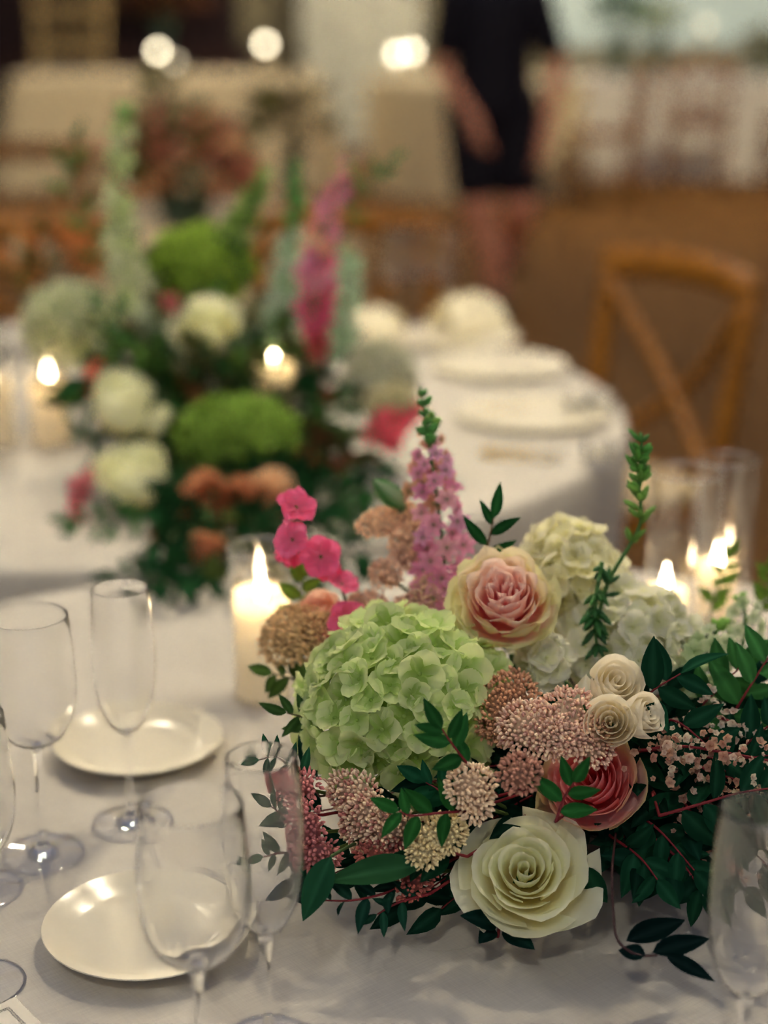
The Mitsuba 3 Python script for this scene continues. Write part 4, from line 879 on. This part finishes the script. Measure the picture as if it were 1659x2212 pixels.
for i, (px, py, lab) in enumerate([(1245, 895, 'small clear glass votive at the right edge of the second table'), (1298, 895, 'small clear glass votive nearest the right end of the second table'), (1290, 1005, 'small clear glass votive in front of the other two')]):
    t = thing('glass_votive', lab, 'votive'); p = onz(px, py); at = lambda m: (m[0] + [p[0], p[1], TABLE + .001], m[1], m[2])
    part(t, 'cup', shp(at(lathe([(.0001, .001), (.017, .001), (.019, .004), (.022, .030), (.0222, .034), (.0205, .034), (.0195, .030), (.0170, .010), (.0001, .008)], 28)), 'mat_glass'))
    part(t, 'wax', shp(at(lathe([(.0001, .0085), (.0155, .0105), (.0165, .020), (.0001, .020)], 20, lin(246, 240, 220))), 'mat_solid'))
WN2 = 'wine glasses at the back of the second table'
for px, Y in [(960, 3.30), (905, 3.34), (855, 3.30)]:
    p = Q(px, 640, Y); wine(p[0], p[1], f'wine glass at the back edge of the second table, {"right" if px == 960 else "middle" if px == 905 else "left"} one of three', WN2)
for px, py in [(10, 820)]:
    p = Q(px, py, 2.42); wine(p[0], p[1] - .12, 'wine glass beside the left candle on the second table', WN2)

# ------------------------------------------------------------------ cross back chairs
def chair(x, y, face, label, cat='chair', seatcol=lin(196, 176, 140), cushion=True, group=None):
    """A cross back chair at x, y (middle of its back), facing the direction given."""
    t = thing('cross_back_chair', label, cat, group)
    d = N(np.array([face[0], face[1], 0])); s = np.array([d[1], -d[0], 0]); o = np.array([x, y, 0.0])
    W = lambda a, b, z: o + s * a + d * b + np.array([0, 0, z])
    def tb(name, pts, r, n=10, lab=None):
        part(t, name, shp(tube(curve([W(*p) for p in pts], 16), r, (1, 1, 1), n), 'mat_wood'), lab)
    rail = lambda a: (a, -.045 * (1 - (a / .215) ** 2) - .02, 0)
    for q in (-1, 1):
        tb('rear_leg', [(q * .20, .03, 0), (q * .20, .03, .45), (q * .212, -.02, .87)], .020)
        tb('front_leg', [(q * .21, .42, 0), (q * .205, .41, .44)], .0165)
    v = []
    R_ = [W(a, -.045 * (1 - (a / .215) ** 2) - .02, .875 + .012 * (1 - (a / .215) ** 2)) for a in np.linspace(-.225, .225, 15)]
    m = tube(R_, 1.0, (1, 1, 1), 10); c = np.array([R_[min(i // 10, 14)] for i in range(len(m[0]))]); c[-2], c[-1] = R_[0], R_[-1]
    off = m[0] - c; off = off * [.019, .019, .034]
    part(t, 'top_rail', shp((c + off, m[1], m[2]), 'mat_wood'), 'curved top rail')
    for q in (-1, 1):
        tb('cross_slat', [(q * .20, -.01, .84), (q * .02, -.035 + q * .006, .66), (-q * .19, .02, .50)], .0145)
    tb('back_rung', [(-.2, .025, .49), (0, .0, .495), (.2, .025, .49)], .011)
    for a, b in (((-.2, .03, .2), (-.207, .415, .2)), ((.2, .03, .2), (.207, .415, .2)), ((-.207, .415, .26), (.207, .415, .26)), ((-.2, .03, .26), (.2, .03, .26))):
        tb('stretcher', [a, b], .009, 8)
    P = m3.CrossSection([[(-.195, .01), (.195, .01), (.225, .43), (-.225, .43)]]).offset(.015, m3.JoinType.Round)
    vf = man(P.extrude(.03)); V = np.array([W(a, b, .445 + z) for a, b, z in vf[0]])
    part(t, 'seat', shp((V, vf[1], cc(len(V), (1, 1, 1))), 'mat_wood', False))
    if cushion:
        u = man(m3.Manifold.batch_hull([m3.Manifold.sphere(.018, 12).translate((float(a), float(b), .03)) for a, b in ((-.17, .04), (.17, .04), (.19, .39), (-.19, .39))]))
        V = np.array([W(a, b, .465 + z) for a, b, z in u[0]])
        part(t, 'cushion', shp((V, u[1], cc(len(V), seatcol)), 'mat_solid'), 'pale seat cushion')
def toward(x, y, c): return (c[0] - x, c[1] - y)
for x, y, lab in [(.545, 3.175, 'wooden cross back chair at the right of the second table, nearest and fullest in view'), (-.09, 3.84, 'wooden cross back chair behind the second table, its rail left of the walking person'), (-.80, 3.78, 'wooden cross back chair at the left behind the second table')]:
    chair(x, y, toward(x, y, FAR_C), lab)
LEFT_C, MID_C, RIGHT_C = (-1.55, 12.6), (.62, 12.0), (2.75, 13.6)
chair(-1.22, 5.75, (-.15, 1), 'reddish wooden chair at the left edge turned to the far left table')
for x, y, f, lab in [(2.28, 12.35, (.15, 1), 'dark wooden chair in front of the far right table'), (3.15, 12.5, (-.1, 1), 'dark wooden chair at the right edge by the far right table'), (1.72, 11.5, (-.9, .3), 'wooden chair right of the walking person by the far middle table')]:
    chair(x, y, f, lab, seatcol=lin(96, 40, 30), cushion='front' in lab or 'edge' in lab)

# ------------------------------------------------------------------ far tables
def long_cloth(x0, x1, y0, y1, zt, seed, flare=.12):
    """A floor length cloth on a rectangular table with rounded corners."""
    from shapely.geometry import box as sbox
    def ring(off, n=200):
        q = sbox(x0, y0, x1, y1).buffer(-.12).buffer(.12 + off, quad_segs=12).exterior
        return np.array([q.interpolate(t, normalized=True).coords[0] for t in np.arange(n) / n])
    rows, n = [], 200
    ph = np.arange(n)
    for z, o, t in [(zt, -.01, 0), (zt - .006, 0, 0)] + [(zt - .01 - (zt - .02) * t, flare * t, t) for t in np.linspace(.05, 1, 10)]:
        w = (np.sin(ph * .62 + seed + 1.5 * np.sin(ph * .11)) * .04 + .02 * np.sin(ph * .31)) * t
        r = ring(o); c = r.mean(0); d = r - c; d /= np.linalg.norm(d, axis=1, keepdims=True)
        rows.append(np.column_stack([r + d * w[:, None], np.full(n, z)]))
    V = np.vstack(rows + [[[(x0 + x1) / 2, (y0 + y1) / 2, zt]]]); Fc = []
    for i in range(len(rows) - 1):
        for j in range(n):
            k = (j + 1) % n; Fc += [[i * n + j, i * n + k, i * n + n + k], [i * n + j, i * n + n + k, i * n + n + j]]
    for j in range(n): Fc.append([j, len(V) - 1, (j + 1) % n])
    return V, np.array(Fc)
cloth_thing(long_cloth(-2.72, -.50, 12.3, 13.3, .80, 1.0, .20), 'pale floor length cloth on the far left table with candles', 'mat_linen')
cloth_thing(round_cloth(.66, 12.3, .78, 2.0, 13, .80), 'beige floor length cloth on the far middle table behind the walking person', 'mat_linen')
cloth_thing(long_cloth(1.45, 4.2, 13.1, 14.1, .76, 3.0, .08), 'white floor length cloth on the far right table', 'mat_cloth2')
scene['mat_cloth2'] = two({'type': 'principled', 'base_color': rgb(lin(232, 226, 212)), 'roughness': .85})

def far_light(px, py, Y, zt, label, power, R=.030):
    """A far candle flame, drawn as an enlarged glowing globe on a slim holder."""
    t = thing('candle_glow', label, 'candle'); p = Q(px, py, Y)
    at = lambda m: (m[0] + [p[0], Y, zt + .001], m[1], m[2])
    h = max(p[2] - zt - R, .012)
    part(t, 'holder', shp(at(lathe([(.0001, .001), (R * 1.1, .001), (R * 1.1, .005), (R * .4, .008), (R * .4, h - .004), (R * .7, h), (.0001, h)], 20, lin(190, 170, 130))), 'mat_solid'))
    g = trimesh.creation.icosphere(2, R)
    part(t, 'glow_globe', shp(at((g.vertices * [1, 1, .95] + [0, 0, h + R * .95], np.array(g.faces), cc(len(g.vertices), (.8, .7, .5)))), 'mat_solid', emitter={'type': 'area', 'radiance': rgb(np.array([1.0, .86, .60]) * power * K)}))  # oversized emitting globe stands in for the candle flame and its glass
far_light(341, 110, 12.6, .80, 'bright candle at the left on the far left table', 13)
far_light(377, 134, 12.5, .80, 'dimmer candle just right of the bright one on the far left table', 2.6)
far_light(573, 95, 12.7, .80, 'bright candle at the right on the far left table', 13, .032)
far_light(857, 117, 12.0, .80, 'left one of two candles on the far middle table', 12)
far_light(890, 111, 12.2, .80, 'right one of two candles on the far middle table', 12)
far_light(1524, 54, 13.5, .76, 'dim candle at the upper right on the far right table', 2.2)

# greenery and dark furniture at the back
def bush(name, label, cat, pos, r, cols, n, L, seed, pot=None, base=None):
    t = thing(name, label, cat); g = np.random.default_rng(seed)
    kinds = [shp(leaf_mesh(L * q, L * .45 * q, .3, .1, c, 5, 3, .85), 'mat_leaf') for c in cols for q in (.8, 1.1)]
    for i in range(n):
        d = N(g.normal(0, 1, 3)); d[2] = abs(d[2]) * 1.0 - .15
        p = np.asarray(pos) + d * np.asarray(r) * g.uniform(.5, 1)
        part(t, 'leaf', xf(kinds[g.integers(len(kinds))], frame_y(p, N(d + g.normal(0, .5, 3)), N(g.normal(0, 1, 3) + TOCAM))))
    part(t, 'stems', shp(join([tube([np.asarray(pos) - [0, 0, r[2] * 1.0], np.asarray(pos) + N(g.normal(0, 1, 3)) * np.asarray(r) * .6], .006, (.06, .06, .02), 5) for _ in range(10)]), 'mat_plant'), kind='stuff')
    if pot:
        v, f, c = lathe([(.0001, 0), (pot * .7, 0), (pot, pot * 1.3), (pot * .9, pot * 1.3), (.0001, pot * 1.1)], 20, (.05, .09, .07))
        z0 = pos[2] - r[2] - pot * 1.2 if base is None else base
        v[:, 2] *= max(pos[2] - r[2] * .7 - z0, pot) / (pot * 1.3)
        part(t, 'pot', shp((v + [pos[0], pos[1], z0], f, c), 'mat_solid'), 'dark green pot')
bush('potted_plant', 'dark potted plant on the far right table', 'plant', Q(1340, 30, 13.4), (.17, .12, .20), [(.03, .09, .05), (.05, .12, .05)], 90, .11, 401, pot=.09, base=.762)
bush('flower_arrangement', 'yellow green flowers at the top right on the far right table', 'flowers', Q(1420, 45, 13.7), (.20, .12, .14), [(.22, .26, .05), (.12, .18, .04)], 80, .10, 402, pot=.07, base=.762)
bush('flower_arrangement', 'yellowish foliage at the right edge on the far right table', 'flowers', Q(1650, 90, 13.3), (.14, .1, .10), [(.25, .22, .05), (.14, .12, .04)], 60, .10, 403, pot=.07, base=.762)
bush('flower_arrangement', 'dusty pink and green arrangement rising behind the rear centrepiece', 'flowers', Q(395, 385, 5.2), (.22, .18, .24), [lin(176, 110, 90), lin(186, 140, 100), lin(150, 90, 80), (.06, .10, .02), (.05, .07, .02)], 400, .085, 404, pot=.09, base=.702)
bush('flower_arrangement', 'olive green wispy foliage rising at the centre behind the rear centrepiece', 'flowers', Q(625, 270, 5.6), (.13, .10, .17), [(.09, .10, .025), (.12, .09, .03), (.08, .05, .02)], 80, .08, 405, pot=.035, base=.702)
bush('flower_arrangement', 'thin olive foliage above the pale delphinium spike', 'flowers', Q(345, 230, 5.6), (.06, .06, .16), [(.16, .17, .06), (.13, .12, .05)], 36, .07, 406, pot=.03, base=.702)
bush('flower_arrangement', 'brownish pink flowers at the left edge behind the white hydrangea', 'flowers', Q(100, 580, 3.0), (.15, .09, .075), [lin(160, 100, 60), lin(150, 110, 70), (.06, .09, .02)], 110, .05, 407, pot=.04, base=.752)
bush('flower_arrangement', 'dark brown arrangement on the sideboard at the upper left', 'flowers', Q(350, 30, 14.62) + [0, 0, .10], (.40, .15, .22), [lin(110, 70, 50), lin(70, 40, 36), lin(80, 70, 40), lin(130, 90, 66)], 160, .14, 408, pot=.08, base=.952)
for lab, c3, zt in [('small cloth covered side table that carries the dusty pink arrangement', (-.62, 5.25), .70)]:
    cloth_thing(round_cloth(c3[0] + .05, c3[1] + .1, .50, 6.0, 11, zt), lab, 'mat_linen')

def sideboard():
    t = thing('sideboard', 'very dark wooden sideboard and shelf at the upper left back', 'sideboard')
    D = lin(36, 22, 26)
    part(t, 'body', box(-3.9, -1.1, 14.4, 15.0, .0, .95, 'mat_solid', D))
    part(t, 'back_panel', box(-3.9, -1.25, 14.95, 15.0, .95, 2.6, 'mat_solid', D))
    for z in (1.95, 2.35): part(t, 'shelf', box(-3.9, -1.25, 14.6, 14.95, z, z + .03, 'mat_solid', lin(60, 40, 32)))
    for k in range(4): part(t, 'door', box(-3.85 + k * .7, -3.2 + k * .7, 14.37, 14.4, .06, .9, 'mat_solid', lin(48, 30, 28)))
sideboard()
def ladder_chair(px, Y, lab):
    """A tall beige bar chair seen from behind."""
    t = thing('bar_chair', lab, 'chair'); x = Q(px, 100, Y)[0]
    col = lin(190, 164, 116)
    for s in (-1, 1):
        part(t, 'post', shp(tube([(x + s * .26, Y, 0), (x + s * .25, Y, .75), (x + s * .29, Y + .08, 1.55)], .028, col, 8), 'mat_solid'))
        part(t, 'front_leg', shp(tube([(x + s * .26, Y + .42, 0), (x + s * .25, Y + .42, .72)], .026, col, 8), 'mat_solid'))
    for z in (.95, 1.2, 1.48): part(t, 'rail', box(x - .27, x + .27, Y, Y + .03, z, z + .07, 'mat_solid', col))
    part(t, 'seat', box(x - .28, x + .28, Y - .01, Y + .46, .72, .77, 'mat_solid', col))
ladder_chair(150, 13.9, 'tall beige bar chair at the upper left behind the far left table')
def drape():
    t = thing('curtain', 'pale blue grey curtain hanging at the back left of the walking person', 'curtain')
    n = 140; xs = np.linspace(-.55, .55, n); rows = []
    for z in np.linspace(.02, 3.3, 24):
        k = 1 - .25 * abs(z - 1.2) / 2
        rows.append(np.column_stack([-.20 + xs * k + .12 * (1.6 - z) * .0, 15.4 + .06 * np.sin(xs * 46) + .02 * np.sin(xs * 17 + z), np.full(n, z)]))
    V = np.vstack(rows); f = gridf(24, n)
    part(t, 'panel', ply((V, f), 'mat_curtain', smooth=True))
    part(t, 'rod', shp(tube([(-1.0, 15.4, 3.32), (.6, 15.4, 3.32)], .02, lin(90, 70, 50), 10), 'mat_solid'))
scene['mat_curtain'] = two({'type': 'principled', 'base_color': rgb(lin(222, 222, 212)), 'roughness': .9})
drape()
struct('window_1', {**box(1.35, 5.6, 15.93, 15.99, .9, 3.0, 'mat_pane'), 'emitter': {'type': 'area', 'radiance': rgb(np.array([.20, .235, .21]) * K)}}, 'pale bluish green window panel with an even glow set to brighten the back wall at the right')  # opaque panel given its own glow in place of daylight
scene['mat_pane'] = two({'type': 'principled', 'base_color': rgb(lin(196, 210, 200)), 'roughness': .3})

# ------------------------------------------------------------------ the walking person
def limb(chain, refine=.016):
    """One continuous body surface from balls (point, radius) joined in chains."""
    parts = []
    for ch in chain:
        for (a, ra), (b, rb) in zip(ch[:-1], ch[1:]):
            parts.append(m3.Manifold.batch_hull([m3.Manifold.sphere(ra, 18).translate(tuple(map(float, a))), m3.Manifold.sphere(rb, 18).translate(tuple(map(float, b)))]))
    m = m3.Manifold.batch_boolean(parts, m3.OpType.Add).refine_to_length(refine)
    v, f = man(m); tm = trimesh.Trimesh(v, f)
    trimesh.smoothing.filter_taubin(tm, iterations=10)
    return np.array(tm.vertices), np.array(tm.faces)
def person():
    t = thing('person', 'person in a navy T-shirt and dark shorts walking across the room in the background', 'person')
    X, Y = .475, 7.5
    skin = lin(216, 150, 124)
    P = lambda x, y, z: (X + x, Y + y, z)
    def hand(w, d, s):
        """Palm, four fingers and a thumb, slightly curled."""
        w, d = np.array(w), N(d); sx = np.array([0, 1.0, 0]); sx = N(sx - d * np.dot(sx, d)); nz = np.cross(d, sx)
        ch = [[(w, .026), (w + d * .045, .030), (w + d * .085, .028)]]
        for k, L in zip((-1.5, -.5, .5, 1.5), (.062, .075, .07, .055)):
            b = w + d * .085 + sx * k * .019
            ch.append([(w + d * .05 + sx * k * .012, .014), (b, .0105), (b + d * L * .55 + nz * s * .008, .0095), (b + d * L * .85 + nz * s * .03, .0085)])
        ch.append([(w + d * .02 - sx * .022, .014), (w + d * .055 - sx * .05 + nz * s * .01, .0105), (w + d * .088 - sx * .056 + nz * s * .02, .009)])
        return ch
    rw, lw = P(-.085, -.18, .865), P(.225, -.10, .80)
    body = [
        [(P(0, 0, .93), .145), (P(0, .0, 1.10), .125), (P(0, .01, 1.28), .135)],
        [(P(-.09, 0, 1.33), .09), (P(.09, 0, 1.33), .09)], [(P(0, .01, 1.30), .12), (P(0, 0, 1.43), .058), (P(0, -.015, 1.50), .055)],
        [(P(-.185, 0, 1.37), .058), (P(-.225, .0, 1.10), .040), (P(-.215, -.01, 1.06), .040), rw and (rw, .026)],
        [(P(.185, 0, 1.37), .058), (P(.275, .02, 1.10), .040), (P(.278, .0, 1.05), .040), (lw, .026)],
        [(P(-.085, 0, .90), .115), (P(-.06, -.10, .50), .078), (P(-.045, -.08, .42), .070), (P(.0, -.06, .30), .066), (P(.035, -.02, .09), .042)],
        [(P(.035, -.0, .07), .036), (P(.035, -.06, .045), .036), (P(.03, -.17, .03), .026)],
        [(P(.085, .02, .90), .115), (P(.125, -.06, .50), .078), (P(.135, .0, .43), .070), (P(.14, .20, .36), .060), (P(.14, .42, .33), .036)],
        [(P(.14, .43, .33), .034), (P(.14, .46, .27), .034), (P(.14, .44, .17), .025)]]
    body += hand(rw, (.25, -.35, -.9), 1) + hand(lw, (-.15, -.3, -.95), -1)
    # head: skull, jaw, nose, ears
    H = lambda x, y, z: P(x, -.03 + y, 1.60 + z)
    body += [[(H(0, .02, .03), .088), (H(0, .0, -.02), .080), (H(0, -.045, -.085), .042)], [(H(0, -.075, .005), .012), (H(0, -.105, -.03), .013)],
             [(H(-.088, .02, -.01), .018), (H(-.086, .025, -.04), .012)], [(H(.088, .02, -.01), .018), (H(.086, .025, -.04), .012)], [(H(-.02, -.078, -.068), .010), (H(.02, -.078, -.068), .010)]]
    v, f = limb(body, .014)
    part(t, 'body', shp((v, f, cc(len(v), skin)), 'mat_solid'))
    navy, sh = np.array([.0035, .003, .010]), np.array([.004, .0035, .010])
    shirt = [[(P(0, .0, .92), .178), (P(0, .0, 1.10), .170), (P(0, .01, 1.30), .175)], [(P(-.10, 0, 1.36), .085), (P(.10, 0, 1.36), .085)], [(P(-.08, 0, .90), .115), (P(.08, 0, .90), .115)],
             [(P(-.17, 0, 1.37), .078), (P(-.215, 0, 1.17), .066)], [(P(.17, 0, 1.37), .078), (P(.245, .01, 1.17), .066)]]
    v, f = limb(shirt, .018); part(t, 'shirt', shp((v, f, cc(len(v), navy)), 'mat_solid'), 'navy short sleeved T-shirt')
    short = [[(P(-.08, 0, .92), .135), (P(-.07, -.085, .60), .112)], [(P(.08, 0, .92), .135), (P(.115, -.045, .60), .112)], [(P(-.06, 0, .90), .13), (P(.06, 0, .90), .13)]]
    v, f = limb(short, .018); part(t, 'shorts', shp((v, f, cc(len(v), sh)), 'mat_solid'), 'dark shorts')
    for ch, lab in (([[(P(.035, .02, .06), .05), (P(.035, -.08, .05), .05), (P(.03, -.20, .035), .035)]], 'shoe'), ([[(P(.14, .46, .33), .05), (P(.14, .485, .24), .05), (P(.14, .46, .12), .035)]], 'shoe')):
        v, f = limb(ch, .015); v[:, 2] = np.maximum(v[:, 2], .0); part(t, lab, shp((v, f, cc(len(v), (.03, .018, .015))), 'mat_solid'), 'dark shoe')
    v, f = limb([[(H(0, .035, .045), .092), (H(0, .06, -.02), .075)], [(H(0, .09, .02), .05), (H(0, .11, -.08), .035)]], .016)
    part(t, 'hair', shp((v, f, cc(len(v), (.03, .017, .01))), 'mat_solid'), 'brown hair tied back')
    for s in (-1, 1):
        e = trimesh.creation.icosphere(2, .0115); e.apply_translation(H(s * .032, -.074, .012))
        part(t, 'eye', shp((np.array(e.vertices), np.array(e.faces), cc(len(e.vertices), (.6, .58, .55))), 'mat_solid'))
    mth = trimesh.creation.icosphere(2, 1.0); mv = mth.vertices * [.024, .006, .007] + np.array(H(0, -.082, -.066))
    part(t, 'mouth', shp((mv, np.array(mth.faces), cc(len(mv), lin(150, 70, 66))), 'mat_solid'))
person()
